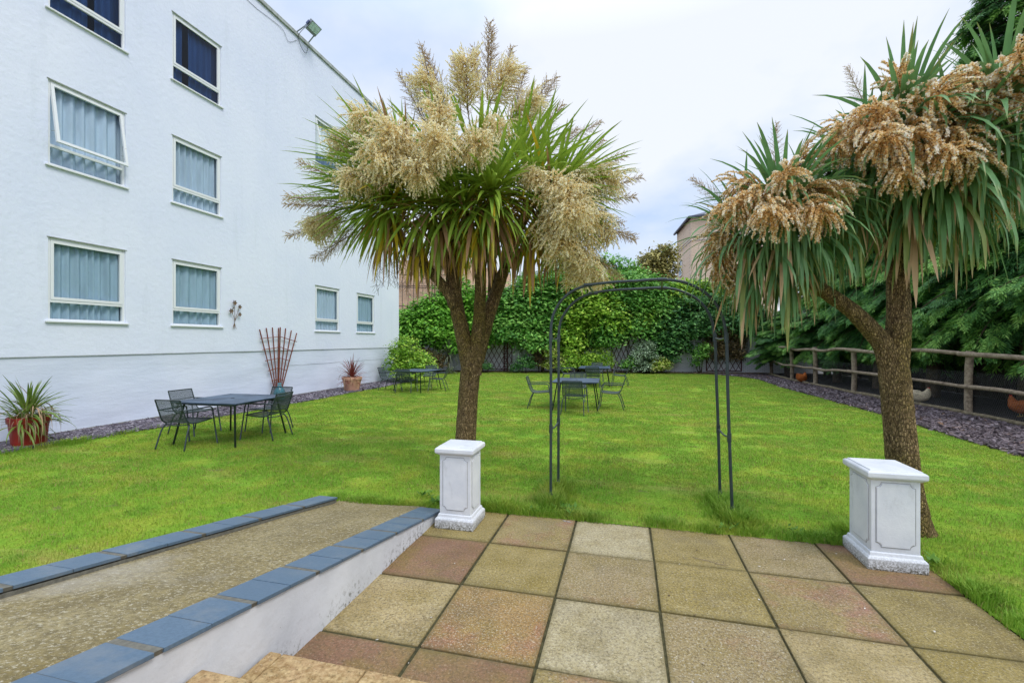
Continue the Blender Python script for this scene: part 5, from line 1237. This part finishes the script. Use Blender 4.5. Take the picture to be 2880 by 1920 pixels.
plant('creeper', gnd(1560, 26.9), 'bright yellow green shrub crown rising above the wall right of the arch centre', 'creeper',
      [blob(1540, 691, 27.4, 56, 40.96), blob(1590, 686, 27.6, 53.76, 38.4), blob(1640, 701, 27.8, 49.28, 40.96), blob(1530, 751, 26.8, 33.6, 51.2), blob(1480, 741, 26.4, 26.88, 30.72)], F_YEL, 1400, 16, .110, cr=.50, droop=.1)
plant('ivy', gnd(1590, 26.9), 'dark green ivy mass hanging over the wall between arch and conifers', 'ivy',
      [blob(1540, 771, 26, 40.32, 53.76), blob(1585, 741, 26.4, 51.52, 58.88), blob(1630, 731, 26.8, 49.28, 56.32), blob(1665, 746, 27, 40.32, 51.2), blob(1525, 811, 25.6, 26.88, 43.52), blob(1610, 786, 26.6, 44.8, 23.04), blob(1680, 781, 27.2, 33.6, 30.72)], F_DARK, 1900, 16, .105, cr=.42, droop=.2)
# trees seen beyond the wall
plant('broadleaf_tree', gnd(1520, 46), 'olive brown tree crown beyond the wall left of the far brick block', 'tree',
      [blob(1530, 585, 46, 22, 20), blob(1497, 600, 46, 22, 18), blob(1528, 618, 46, 24, 20), blob(1475, 622, 46, 24, 18), blob(1505, 640, 46, 34, 20)], F_BROWN, 520, 11, .19, cr=.75, part='crown',
      trunk=[([gnd(1530, 46), at(1530, 700, 46), at(1528, 640, 46), at(1545, 590, 46)], [.35, .3, .2, .08])])
plant('young_tree', gnd(1430, 32), 'slender pale green sapling tops rising between the left palm plumes and the sky', 'tree',
      [blob(1445, 630, 32, 22, 34), blob(1415, 615, 32, 16, 26), blob(1465, 640, 32, 22, 26), blob(1385, 605, 32, 18, 22), blob(1400, 640, 32, 30, 24)], F_MID, 300, 9, .12, cr=.5, part='crown', fill=.3,
      trunk=[([gnd(1430, 32), at(1425, 700, 32), at(1445, 600, 32)], [.12, .08, .02]), ([at(1425, 690, 32), at(1405, 640, 32), at(1388, 585, 32)], [.05, .03, .01])])
plant('broadleaf_tree', gnd(1300, 36), 'pale leafy tree showing behind the crown of the left palm', 'tree',
      [blob(1220, 660, 36, 40, 30), blob(1290, 640, 36, 44, 34), blob(1350, 620, 36, 30, 30), blob(1180, 690, 36, 40, 24)], F_GREY, 600, 11, .16, cr=.6, part='crown',
      trunk=[([gnd(1290, 36), at(1290, 720, 36), at(1290, 650, 36)], [.25, .2, .1])])
# bush at the wing corner, in front of it
plant('shrub', gnd(1143, 1)[:0] or (-9.15, 17.75, 0), 'bright green bush growing against the corner of the white wing', 'shrub',
      [((-9.25, 17.9, 1.35), (.55, .5, .65)), ((-9.35, 17.7, .75), (.60, .55, .65)), ((-8.95, 17.9, .85), (.62, .55, .60)), ((-8.55, 18.1, .70), (.55, .5, .55)), ((-9.0, 17.6, .40), (.75, .5, .42)), ((-9.55, 18.2, .9), (.4, .5, .8))], F_YEL, 620, 12, .062, cr=.22, droop=.1)
# border plants in front of the wall
def fan_plant(px, Z, label, mat_b, n, L, W, dr, name='strappy_plant', h=.1, grp=None):
    g = gnd(px, Z); t = empty(name, g, label=label, cat='plant', group=grp)
    lv = rosette((g[0], g[1], h), (0, 0, 1), n, L, W, dr, 'fan%d' % px, 96, 6, lambda q, e: mat_b); mb = MB()
    for me, p, az, s, m_, q in lv:
        V = np.empty(len(me.vertices)*3, np.float32); me.vertices.foreach_get('co', V); V = V.reshape(-1, 3)*s; c, s_ = math.cos(az), math.sin(az)
        V = np.stack([V[:, 0]*c-V[:, 1]*s_, V[:, 0]*s_+V[:, 1]*c, V[:, 2]], 1)+p; F = np.array([pl_.vertices[:] for pl_ in me.polygons])
        tt = np.empty(len(me.vertices), np.float32); me.attributes['tint'].data.foreach_get('value', tt); mb.add(V, F, 0, tt)
    mb.build('leaves', mat_b, t, loc=(0, 0, 0), origin=g, smooth=True)
    if h > .3:
        mb = MB(); mb.tube([(0, 0, 0), (0, 0, h)], .06, 8); mb.build('stem', M_TWIGBARK, t, loc=(0, 0, 0))
    return t
M_GG = sword('grey_green_strap', (.12, .13, .08), (.20, .24, .15), (.20, .20, .12), var=(.10, .12, .07))
fan_plant(1030, 25.2, 'grey green palm fan against the wall left of the left palm trunk', M_GG, 80, .95, .06, 1.5, h=1.1)
fan_plant(1000, 25.0, 'smaller grey strappy clump beside the brown shrub by the wall', M_GG, 70, .75, .05, 1.7, h=.75)
fan_plant(1035, 24.6, 'low straw-coloured grass clump at the lawn edge left of the trunk', M_GG, 90, .55, .03, 1.8, h=.05)
plant('shrub', gnd(985, 25.0), 'brown leaved shrub before the wall near the far left table', 'shrub', [blob(975, 820, 25, 20, 18), blob(1000, 830, 25, 22, 18), blob(960, 800, 25.4, 10, 14)], F_RUST, 240, 10, .07, cr=.24)
plant('shrub', gnd(1110, 25.6), 'small dark shrub at the foot of the left diamond trellis', 'shrub', [blob(1105, 838, 25.5, 13, 12), blob(1120, 843, 25.5, 9, 8)], F_DARK, 80, 10, .06, cr=.2)
plant('sapling', gnd(1200, 25.6), 'thin sapling with sparse blue green leaves in front of the wall', 'sapling', [blob(1200, 800, 25.6, 9, 12), blob(1190, 812, 25.6, 7, 7), blob(1205, 782, 25.6, 10, 8)], F_GREY, 26, 8, .07, cr=.25, trunk=[([gnd(1200, 25.6), at(1199, 810, 25.6), at(1200, 770, 25.6)], [.025, .02, .008])])
plant('shrub', gnd(1208, 25.3), 'low dark green bush left of the rusty ivy stump', 'shrub', [blob(1205, 835, 25.3, 20, 17), blob(1185, 845, 25.3, 12, 9)], F_DARK, 170, 10, .06, cr=.22)
plant('ivy', gnd(1237, 25.8), 'rusty brown dead climber clinging to a stump before the wall', 'ivy', [blob(1237, 820, 25.8, 13, 34), blob(1240, 780, 25.9, 12, 20)], F_RUST, 300, 10, .06, cr=.22)
plant('shrub', gnd(1272, 25.2), 'yellow variegated shrub between the two legs of the arch on the left', 'shrub', [blob(1268, 812, 25.2, 13, 14), blob(1285, 830, 25.2, 14, 16), blob(1262, 838, 25.2, 12, 10)], F_VAR, 170, 10, .062, cr=.22)
plant('shrub', gnd(1310, 24.8), 'golden-leaved shrub behind the farthest table', 'shrub', [blob(1312, 822, 25, 16, 16), blob(1330, 838, 24.8, 18, 12), blob(1352, 828, 25.2, 20, 18), blob(1300, 845, 24.8, 16, 8)], F_YEL, 300, 10, .062, cr=.22)
plant('shrub', gnd(1378, 25.0), 'rounded fresh green dome of a shrub behind the farthest table', 'shrub', [blob(1378, 818, 25.2, 24, 17), blob(1365, 835, 25, 22, 12), blob(1395, 835, 25, 14, 12)], F_YEL, 330, 11, .045, cr=.18, droop=.5)
plant('shrub', gnd(1478, 25.0), 'tall grey green shrub partly hiding the middle trellis', 'shrub', [blob(1480, 805, 25.2, 22, 22), blob(1462, 825, 25, 18, 18), blob(1495, 828, 25, 20, 18), blob(1475, 845, 24.8, 26, 10)], F_GREY, 380, 10, .062, cr=.24)
plant('shrub', gnd(1440, 24.9), 'small green plant at the foot of the middle trellis', 'shrub', [blob(1440, 838, 24.9, 15, 11), blob(1452, 828, 25, 9, 9)], F_MID, 110, 10, .055, cr=.2)
plant('shrub', gnd(1520, 24.7), 'yellow spotted laurel bush low at the lawn edge right of the arch centre', 'shrub', [blob(1518, 838, 24.8, 18, 15), blob(1505, 845, 24.7, 14, 9)], F_VAR, 190, 10, .065, cr=.2)
plant('ivy', gnd(1660, 26.3), 'rusty half dead climber covering the right trellis', 'ivy', [blob(1640, 800, 25.5, 26, 46, .3), blob(1675, 795, 25.4, 28, 48, .3), blob(1655, 760, 25.5, 40, 24, .4), blob(1697, 805, 25.4, 14, 40, .3)], F_RUST, 900, 9, .065, cr=.26)
plant('ivy', gnd(1640, 27.2), 'dark hanging ivy over the wall above the right trellis', 'ivy', [blob(1640, 745, 25.9, 50, 34), blob(1700, 745, 25.8, 44, 44), blob(1745, 750, 25.8, 34, 44), blob(1590, 762, 25.9, 26, 26)], F_DARK, 1300, 13, .10, cr=.40, droop=.3)
plant('shrub', gnd(1610, 25.6), 'pale green sparse shrub just left of the rusty climber', 'shrub', [blob(1605, 815, 25.1, 13, 12), blob(1618, 800, 25.1, 10, 10), blob(1600, 835, 25.1, 8, 7)], F_MID, 110, 9, .075, cr=.28)

# fallen leaves on the bed
mb = MB(); n = 2600; u = rng.uniform(-10, 7.4, n); yv = np.interp(u, [-10, -7.5, 0, 7.5], [24.1, 25.0, 26.4, 27.0])+rng.uniform(-.15, .9, n)
nr = unit(np.array((0, 0, 1.))+rng.normal(0, .35, (n, 3))); a = unit(np.cross(nr, rng.normal(size=(n, 3)))); b = np.cross(nr, a); sz = rng.uniform(.02, .05, (n, 1))
mb.cards(np.stack([u, yv, np.full(n, .02)], 1), a*sz, b*sz*.6, 0, rng.random(n)); tag(mb.build('fallen_leaves', foliage('litter', [(0, (.09, .045, .025)), (1, (.34, .24, .15))], tr=0)), 'brown leaf litter scattered on the soil bed at the foot of the back wall', 'leaf litter', kind='stuff')

# ================================================================== conifers along the right side
def spray_mesh(mb, P, D, size, tint, k=6):
    """flat fern-like sprays: a fan of k narrow cards"""
    n = len(P); D = unit(D); side = unit(np.cross(D, np.array((0, 0, 1.)))+rng.normal(0, .25, (n, 3))); up = np.cross(side, D)
    for j in range(k):
        s = (j+.3)/k; sg = 1 if j % 2 else -1; ang = .75*(1-s*.6)
        d = unit(D*math.cos(ang)+side*sg*math.sin(ang)+up*rng.normal(0, .12, (n, 1))); L = size*(.62-.25*s)*rng.uniform(.7, 1.2, n)
        c = P+D*(size*s*.9)[:, None]+d*(L*.5)[:, None]; nrm = unit(up+rng.normal(0, .2, (n, 3))); w = np.cross(nrm, d)
        mb.cards(c, d*(L*.55)[:, None], w*(L*.13)[:, None], 0, np.clip(tint+rng.normal(0, .1, n), 0, 1))
CONM = {}
def conifer_meshes(key, H, R0, zb, nbr, npb, size, seed):
    if key in CONM: return CONM[key]
    rs = random.Random(seed)
    mb = MB(); P = [np.array((.05*math.sin(k), 0, H*k/8)) for k in range(9)]; mb.tube(P, np.linspace(.22, .03, 9), 8, rough=.02); tm = mb.mesh('trunk', smooth=True); tm.materials.append(M_TWIGBARK)
    mb = MB(); bb = MB(); PP = []; DD = []; TT = []; SS = []
    for b in range(nbr):
        f = b/(nbr-1); z = zb+(H-zb)*f**1.05; az = b*2.4+rs.uniform(-.4, .4); prof = (1-f)**.65*(.72+.28*min(1, f*6)); L = R0*prof*rs.uniform(.66, 1.15)+.15
        el = R(rs.uniform(8, 30)) if f > .12 else R(rs.uniform(-14, 12)); d = np.array((math.cos(az)*math.cos(el), math.sin(az)*math.cos(el), math.sin(el))); p = np.array((0, 0, z-L*.1)); C = [p]
        for k in range(7): d = unit(d+np.array((0, 0, -.16))); p = p+d*L/7; C.append(p)
        C = np.array(C); bb.tube(C, np.linspace(.035, .006, 8), 4, caps=False); tb_ = rs.uniform(.1, .9)
        m_ = max(8, int(npb*(.35+L/R0))); s = rng.uniform(.12, 1, m_)**.7; i = np.minimum((s*7).astype(int), 6); c = C[i]+(C[i+1]-C[i])*(s*7-i)[:, None]
        dr = unit(C[i+1]-C[i]); hz = unit(np.cross(dr, np.array((0, 0, 1.)))); sg = rng.choice([-1, 1], m_)
        lat = rng.uniform(0, .42, m_)*L*(1.15-s); c = c+hz*(sg*lat)[:, None]+np.array((0, 0, 1))*(rng.uniform(-.28, .10, m_)*.45-lat*.25)[:, None]
        PP.append(c); DD.append(dr*.9+hz*(sg*rng.uniform(.2, .9, m_))[:, None]+np.array((0, 0, -.28))+rng.normal(0, .18, (m_, 3))); TT.append(np.clip(tb_*.55+.55*s**2+rng.normal(0, .08, m_)-.05, 0, 1)); SS.append(size*rng.uniform(.7, 1.3, m_))  # highlights put into the tint: sprays brighter towards the branch tips
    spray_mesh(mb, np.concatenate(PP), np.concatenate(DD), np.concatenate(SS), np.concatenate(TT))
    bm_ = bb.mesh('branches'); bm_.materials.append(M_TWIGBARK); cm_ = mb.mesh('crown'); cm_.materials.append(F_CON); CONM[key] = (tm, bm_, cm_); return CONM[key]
CSPEC = {'tall': (14.0, 3.3, 2.4, 230, 150, .28, 1), 'low': (7.0, 2.7, 2.55, 150, 190, .215, 2)}
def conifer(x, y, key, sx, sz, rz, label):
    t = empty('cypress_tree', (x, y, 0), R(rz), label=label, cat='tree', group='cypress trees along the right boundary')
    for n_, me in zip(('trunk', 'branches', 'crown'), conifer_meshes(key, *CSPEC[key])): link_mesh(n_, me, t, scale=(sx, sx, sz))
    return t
conifer(11.6, 17.0, 'tall', 1.08, 1.07, 0, 'tall cypress tree rising past the top right corner of the view')
conifer(10.9, 20.3, 'tall', .92, .78, 100, 'cypress tree next to the tallest one, tips showing above the right palm')
conifer(10.6, 23.4, 'tall', .85, .88, 200, 'cypress tree behind the middle of the right palm crown')
conifer(10.1, 26.8, 'tall', .74, .85, 290, 'last cypress tree near the far right end of the lawn')
conifer(9.9, 14.4, 'low', 1.06, 1.12, 0, 'lower cypress tree hanging over the pole fence behind the right palm trunk')
conifer(10.4, 12.2, 'low', 1.05, 1.02, 77, 'nearest cypress tree at the right edge over the chicken run')
conifer(8.0, 25.9, 'low', .85, .50, 150, 'small drooping conifer at the end of the pole fence')
conifer(8.8, 22.4, 'low', .82, .78, 220, 'bushy low conifer over the far part of the pole fence')
conifer(9.1, 19.8, 'low', .85, .95, 310, 'bushy low conifer between the tallest cypress and the pole fence')
conifer(9.4, 17.2, 'low', .92, 1.0, 30, 'bushy low conifer over the middle of the pole fence')
conifer(12.6, 14.6, 'low', 1.2, 1.5, 120, 'broad cypress tree in the second row behind the board fence')

# ================================================================== rustic fence and chicken run
fence = empty('pole_fence', (7.4, 18, 0), label='rustic fence of rough poles with wire netting round the chicken run', cat='fence')
FP = [(7.35, 26.3), (7.22, 22.9), (7.33, 20.6), (7.40, 17.6), (7.93, 13.2), (8.20, 9.4)]
def fpt(i, z): return np.array((FP[i][0], FP[i][1], z))
for i, (x, y) in enumerate(FP):
    mb = MB(); mb.tube(spline([(x, y, -.1), (x+random.uniform(-.03, .03), y, .7), (x+random.uniform(-.06, .06), y+random.uniform(-.05, .05), 1.52)], 4), .078, 10, rough=.008); mb.build('post', M_POLE, fence, smooth=True)
TOPZ_ = [1.44, 1.44, 1.43, 1.47, 1.45, 1.40]; MIDZ = [.68, .68, .70, .74, .67, .62]
for i in range(len(FP)-1):
    for zs, rr in ((TOPZ_, .060), (MIDZ, .050)):
        a, b = fpt(i, zs[i]), fpt(i+1, zs[i+1]); o = np.array((-.09, 0, 0)); e = (b-a)*.04
        P = [a-e+o, a+(b-a)*.33+o+np.array((0, 0, random.uniform(-.06, .06))), a+(b-a)*.66+o+np.array((0, 0, random.uniform(-.06, .06))), b+e+o]
        mb = MB(); mb.tube(spline(P, 6), np.linspace(rr, rr*.82, 19), 10, rough=.010, rscale=6); mb.build('rail', M_POLE, fence, smooth=True)
mb = MB()
for i in range(len(FP)-1):                                   # wire netting
    a, b = fpt(i, 0), fpt(i+1, 0); L = np.linalg.norm(b-a); u = (b-a)/L; c_ = .055; nU = int(L/c_); nV = 18; s_ = np.array((0, 0, .0022)); o = np.array((.07, 0, 0))
    for r in range(nV):
        for q in range(nU):
            z0 = .03+r*c_; p0 = a+u*(q*c_+(r % 2)*c_/2)+o+np.array((0, 0, z0))
            for dx in (-.5, .5):
                p1 = p0+u*dx*c_+np.array((0, 0, c_)); mb.add([p0-s_, p1-s_, p1+s_, p0+s_], [(0, 1, 2, 3)])
mb.build('wire_netting', M_WIRE, fence, kind='stuff')
for i in range(len(FP)-1):                                   # edging logs
    a, b = fpt(i, .05)+np.array((-.14, 0, 0)), fpt(i+1, .05)+np.array((-.14, 0, 0)); k = max(1, int(np.linalg.norm(b-a)/1.7))
    for j in range(k):
        p, q = a+(b-a)*(j/k+.01), a+(b-a)*((j+1)/k-.01); q = q+np.array((random.uniform(-.06, .06), 0, 0))
        mb = MB(); mb.tube(spline([p, (p+q)/2+np.array((.02, 0, .01)), q], 4), random.uniform(.05, .075), 9, rough=.012, rscale=6); mb.build('edging_log', M_LOG, fence, smooth=True)
# board fence behind the run
bf = empty('board_fence', (11, 19, 0), label='dark board fence closing the back of the chicken run', cat='fence')
mb0 = MB(); mb0.box((-.012, -.07, 0), (.012, .07, 1.72)); bme = mb0.mesh('board'); bme.materials.append(M_BOARD)
y = 9.0
while y < 28.0: link_mesh('board', bme, bf, (random.uniform(-.01, .01)+(.6 if y > 100 else 0), y-19, random.uniform(-.02, .02)), mat=M_BOARD); y += .152
for z in (.3, 1.5):
    mb = MB(); mb.box((11.02, 9, z), (11.06, 28, z+.07)); mb.build('rail', M_BOARD, bf)
gp = empty('fence_panel', (9.3, 25.6, 0), label='pale green slatted panel standing inside the far end of the chicken run', cat='fence panel')
for k in range(17):
    mb = MB(); mb.box((9.0, 25.6, .45+k*.085), (9.9, 25.62, .525+k*.085)); mb.build('slat', M_BOARDG, gp)
for x in (9.0, 9.45, 9.88):
    mb = MB(); mb.box((x, 25.57, 0), (x+.04, 25.60, 1.95)); mb.build('batten', M_BOARDG, gp)

# chickens
M_HEN = {k: simple(k+'_feathers', c, .8, .15, var=.35, scale=30, bump=.6, bs=40, bd=.01) for k, c in (('orange', (.42, .12, .03)), ('cream', (.62, .52, .36)), ('red_brown', (.34, .10, .03)))}
M_COMB = simple('red_comb', (.5, .03, .02), .6); M_HLEG = simple('hen_leg', (.35, .25, .08), .6)
def hen(x, y, deg, mk, label):
    t = empty('chicken', (x, y, -.02), R(deg), label=label, cat='chicken', group='chickens in the run')
    mb = MB(); mb.tube(spline([(-.30, 0, .44), (-.23, 0, .38), (-.14, 0, .29), (-.01, 0, .235), (.11, 0, .27), (.165, 0, .36), (.185, 0, .43), (.225, 0, .435)], 4), np.interp(np.arange(29)/28, np.arange(8)/7, [.015, .075, .145, .165, .135, .075, .05, .015]), 16, rough=.012, rscale=14)
    mb.build('body', M_HEN[mk], t, loc=(0, 0, 0), smooth=True)
    for s in (-1, 1):
        mb = MB(); mb.tube([(.0, s*.05, .15), (.01, s*.05, .07), (-.005, s*.05, .01), (.05, s*.05, .008)], .009, 6); mb.build('leg', M_HLEG, t, loc=(0, 0, 0))
        mb = MB(); mb.cards(np.array([(-.05, s*.168, .26)]), np.array([(.10, 0, -.02)]), np.array([(0, s*.01, .055)])); mb.build('wing', M_HEN[mk], t, loc=(0, 0, 0))
    mb = MB(); mb.add([(.16, 0, .47), (.22, 0, .46), (.215, 0, .50), (.19, 0, .48), (.17, 0, .505)], [(0, 1, 2), (0, 2, 3), (0, 3, 4)]); mb.add([(.205, 0, .41), (.225, 0, .41), (.215, 0, .37)], [(0, 1, 2)]); mb.build('comb', M_COMB, t, loc=(0, 0, 0))
    mb = MB(); mb.tube([(.215, 0, .435), (.25, 0, .425)], [.011, .003], 6); mb.build('beak', M_HLEG, t, loc=(0, 0, 0))
def gp_(px, py): d = at(px, py, 1)-EYEV; q = EYEV-d*(EYE/d[2]); return q[0], q[1]
x, y = gp_(1842, 880); hen(x, y, 35, 'orange', 'orange hen behind the netting near the far fence posts')
x, y = gp_(2112, 927); hen(x, y, -30, 'cream', 'cream hen behind the netting just right of the right palm trunk')
x, y = gp_(2346, 955); hen(x, y, 120, 'red_brown', 'red brown hen at the right edge of the chicken run')

# ================================================================== far buildings
def brick_mat(name, a, b, mo, sc=1.0):
    m = Mat(name, .85, .2); br = m.N('ShaderNodeTexBrick'); mp = m.N('ShaderNodeMapping'); mp.inputs['Rotation'].default_value = (R(90), 0, 0)
    m.L(m.P(), mp.inputs[0]); m.L(mp.outputs[0], br.inputs['Vector']); br.inputs['Scale'].default_value = 1; br.inputs['Brick Width'].default_value = .45*sc; br.inputs['Row Height'].default_value = .15*sc; br.inputs['Mortar Size'].default_value = .018*sc
    for n_, c_ in (('Color1', a), ('Color2', b), ('Mortar', mo)): br.inputs[n_].default_value = (*c_, 1)
    m.col(m.mix(m.ramp(m.noise(.4, 4), [(.4, 0), (.7, .25)]), br.outputs['Color'], tuple(np.array(a)*.8))); return m.m
M_BR1 = brick_mat('orange_buff_brick', (.66, .42, .27), (.74, .50, .33), (.52, .42, .33))
M_BR2 = brick_mat('cream_brick', (.80, .60, .43), (.86, .67, .50), (.66, .54, .42), 1.5)
M_ROOF = simple('dark_slate_roof', (.10, .11, .15), .6, var=.2); M_TRIM = simple('pale_trim', (.6, .58, .54), .7)
b1 = empty('brick_building', (-9, 36, 0), label='orange buff brick building behind the hedge, between white wing and palm', cat='building')
p0, p1 = at(880, 784, 36), at(1062, 784, 36.5)
mb = MB(); mb.add([(p0[0], p0[1], 0), (p1[0], p1[1], 0), (p1[0], p1[1], 8.2), (p0[0], p0[1], 8.2), (p1[0]+2, p1[1]+8, 0), (p1[0]+2, p1[1]+8, 8.2), (p0[0]+2, p0[1]+8, 0), (p0[0]+2, p0[1]+8, 8.2)], [(0, 1, 2, 3), (1, 4, 5, 2), (4, 6, 7, 5), (6, 0, 3, 7), (3, 2, 5, 7)]); mb.build('wall', M_BR1, b1)
for z in (6.15, 6.02, 4.55, 7.0):
    mb = MB(); q0, q1 = at(905, 784, 35.7), at(1040, 784, 36); mb.tube(spline([(q0[0], q0[1], z), ((q0[0]+q1[0])/2, (q0[1]+q1[1])/2, z-.05), (q1[0], q1[1], z)], 5), .028, 5); mb.build('wire', M_CABLE, b1)
for px in (924, 950, 962, 992, 1015):
    q = at(px, 784, 35.75); mb = MB(); mb.tube([(q[0], q[1], 3), (q[0], q[1], 7.8)], .022, 5); mb.build('wire', M_CABLE, b1)
b2 = empty('brick_block', tuple(gnd(1640, 62)), label='cream brick apartment block with slate roof beyond the trees in the middle right', cat='building')
zc2 = 62.0; e0 = at(1555, 535, 74); c2 = at(1588, 498, 64); r2 = at(1760, 488, 60); ez = c2[2]
E0 = (e0[0], e0[1]); C2 = (c2[0], c2[1]); R2 = (r2[0], r2[1]); B2 = (r2[0]+6, r2[1]+16)
mb = MB(); mb.add([(*E0, 0), (*C2, 0), (*R2, 0), (*B2, 0), (*E0, ez), (*C2, ez), (*R2, ez), (*B2, ez)], [(0, 1, 5, 4), (1, 2, 6, 5), (2, 3, 7, 6), (3, 0, 4, 7)]); mb.build('wall', M_BR2, b2)
rg0 = at(1648, 470, 70); rg1 = at(1790, 470, 69)
def outp(p, k=.5): v = np.array(p)-np.array((sum(q[0] for q in (E0, C2, R2, B2))/4, sum(q[1] for q in (E0, C2, R2, B2))/4)); return tuple(np.array(p)+v/np.linalg.norm(v)*k)
mb = MB(); O = [outp(p) for p in (E0, C2, R2, B2)]
mb.add([(*O[0], ez+.02), (*O[1], ez+.02), (*O[2], ez+.02), (*O[3], ez+.02), (rg0[0], rg0[1], ez+2.9), (rg1[0], rg1[1], ez+2.9)], [(0, 1, 4), (1, 2, 5, 4), (2, 3, 5), (3, 0, 4, 5)]); mb.build('roof', M_ROOF, b2)
mb = MB(); 
for p, q in ((O[0], O[1]), (O[1], O[2])): mb.bar((*p, ez-.08), (*q, ez-.08), .25, .24)
mb.build('gutter', M_ROOF, b2)
for zz in (ez-2.9, ez-3.3):
    mb = MB()
    for p, q in ((E0, C2), (C2, R2)): mb.bar((*outp(p, .02), zz), (*outp(q, .02), zz), .12, .10)
    mb.build('string_course', M_TRIM, b2)
v = np.array(C2)-np.array(E0); nv_ = np.array((-v[1], v[0])); nv_ /= np.linalg.norm(nv_); nv_ *= np.sign(np.dot(nv_, -np.array(E0)))
for z0 in (ez-7.3, ez-11.2):
    a, b = np.array(E0)+v*.22, np.array(E0)+v*.40; o_ = nv_*.04
    mb = MB(); mb.add([(*(a+o_), z0), (*(b+o_), z0), (*(b+o_), z0+2.3), (*(a+o_), z0+2.3)], [(0, 1, 2, 3)]); f_ = mb.build('window', M_GLASSD, b2)
    mb = MB()
    for p, q in (((a, z0), (b, z0)), ((a, z0+2.3), (b, z0+2.3)), ((a, z0), (a, z0+2.3)), ((b, z0), (b, z0+2.3))): mb.bar((*(p[0]+o_*2), p[1]), (*(q[0]+o_*2), q[1]), .14, .14)
    mb.build('window_frame', M_FRAME, f_, loc=(0, 0, 0), origin=tuple(b2.location))
    mb = MB(); mb.add([(*(a+nv_*.02), z0), (*(b+nv_*.02), z0), (*(b+nv_*.02), z0+2.3), (*(a+nv_*.02), z0+2.3)], [(0, 1, 2, 3)]); mb.build('blind', M_CURT[3], f_, loc=(0, 0, 0), origin=tuple(b2.location))

# small litter on the paving
mb = MB(); n = 90; x = rng.uniform(-1.7, 2.2, n); y = rng.uniform(2.0, 4.45, n); a = rng.uniform(0, 2*PI, n); sz = rng.uniform(.004, .012, (n, 1))
d = np.stack([np.cos(a), np.sin(a), rng.uniform(-.1, .2, n)], 1); e = np.stack([-np.sin(a), np.cos(a), rng.uniform(-.2, .2, n)], 1)
mb.cards(np.stack([x, y, np.full(n, .008)], 1), d*sz, e*sz*.6, 0, rng.random(n)); tag(mb.build('paving_litter', foliage('paving_litter', [(0, (.06, .035, .02)), (.6, (.25, .19, .12)), (1, (.75, .73, .68))], tr=0)), 'tiny dead leaves and pale crumbs scattered over the paving slabs', 'litter', kind='stuff')
mb = MB(); mb.tube(spline([(.52, 3.93, .006), (.58, 3.90, .008), (.63, 3.90, .006), (.70, 3.86, .007), (.76, 3.86, .006)], 4), .0022, 5); tag(mb.build('twig', M_POLE), 'thin curved dry twig lying on the slab in the far row', 'twig')
mb = MB(); mb.tube([(-.60, 4.42, .008), (-.52, 4.40, .008)], .003, 5); tag(mb.build('white_stick', M_PED), 'short white stick lying at the grass edge of the patio', 'stick')
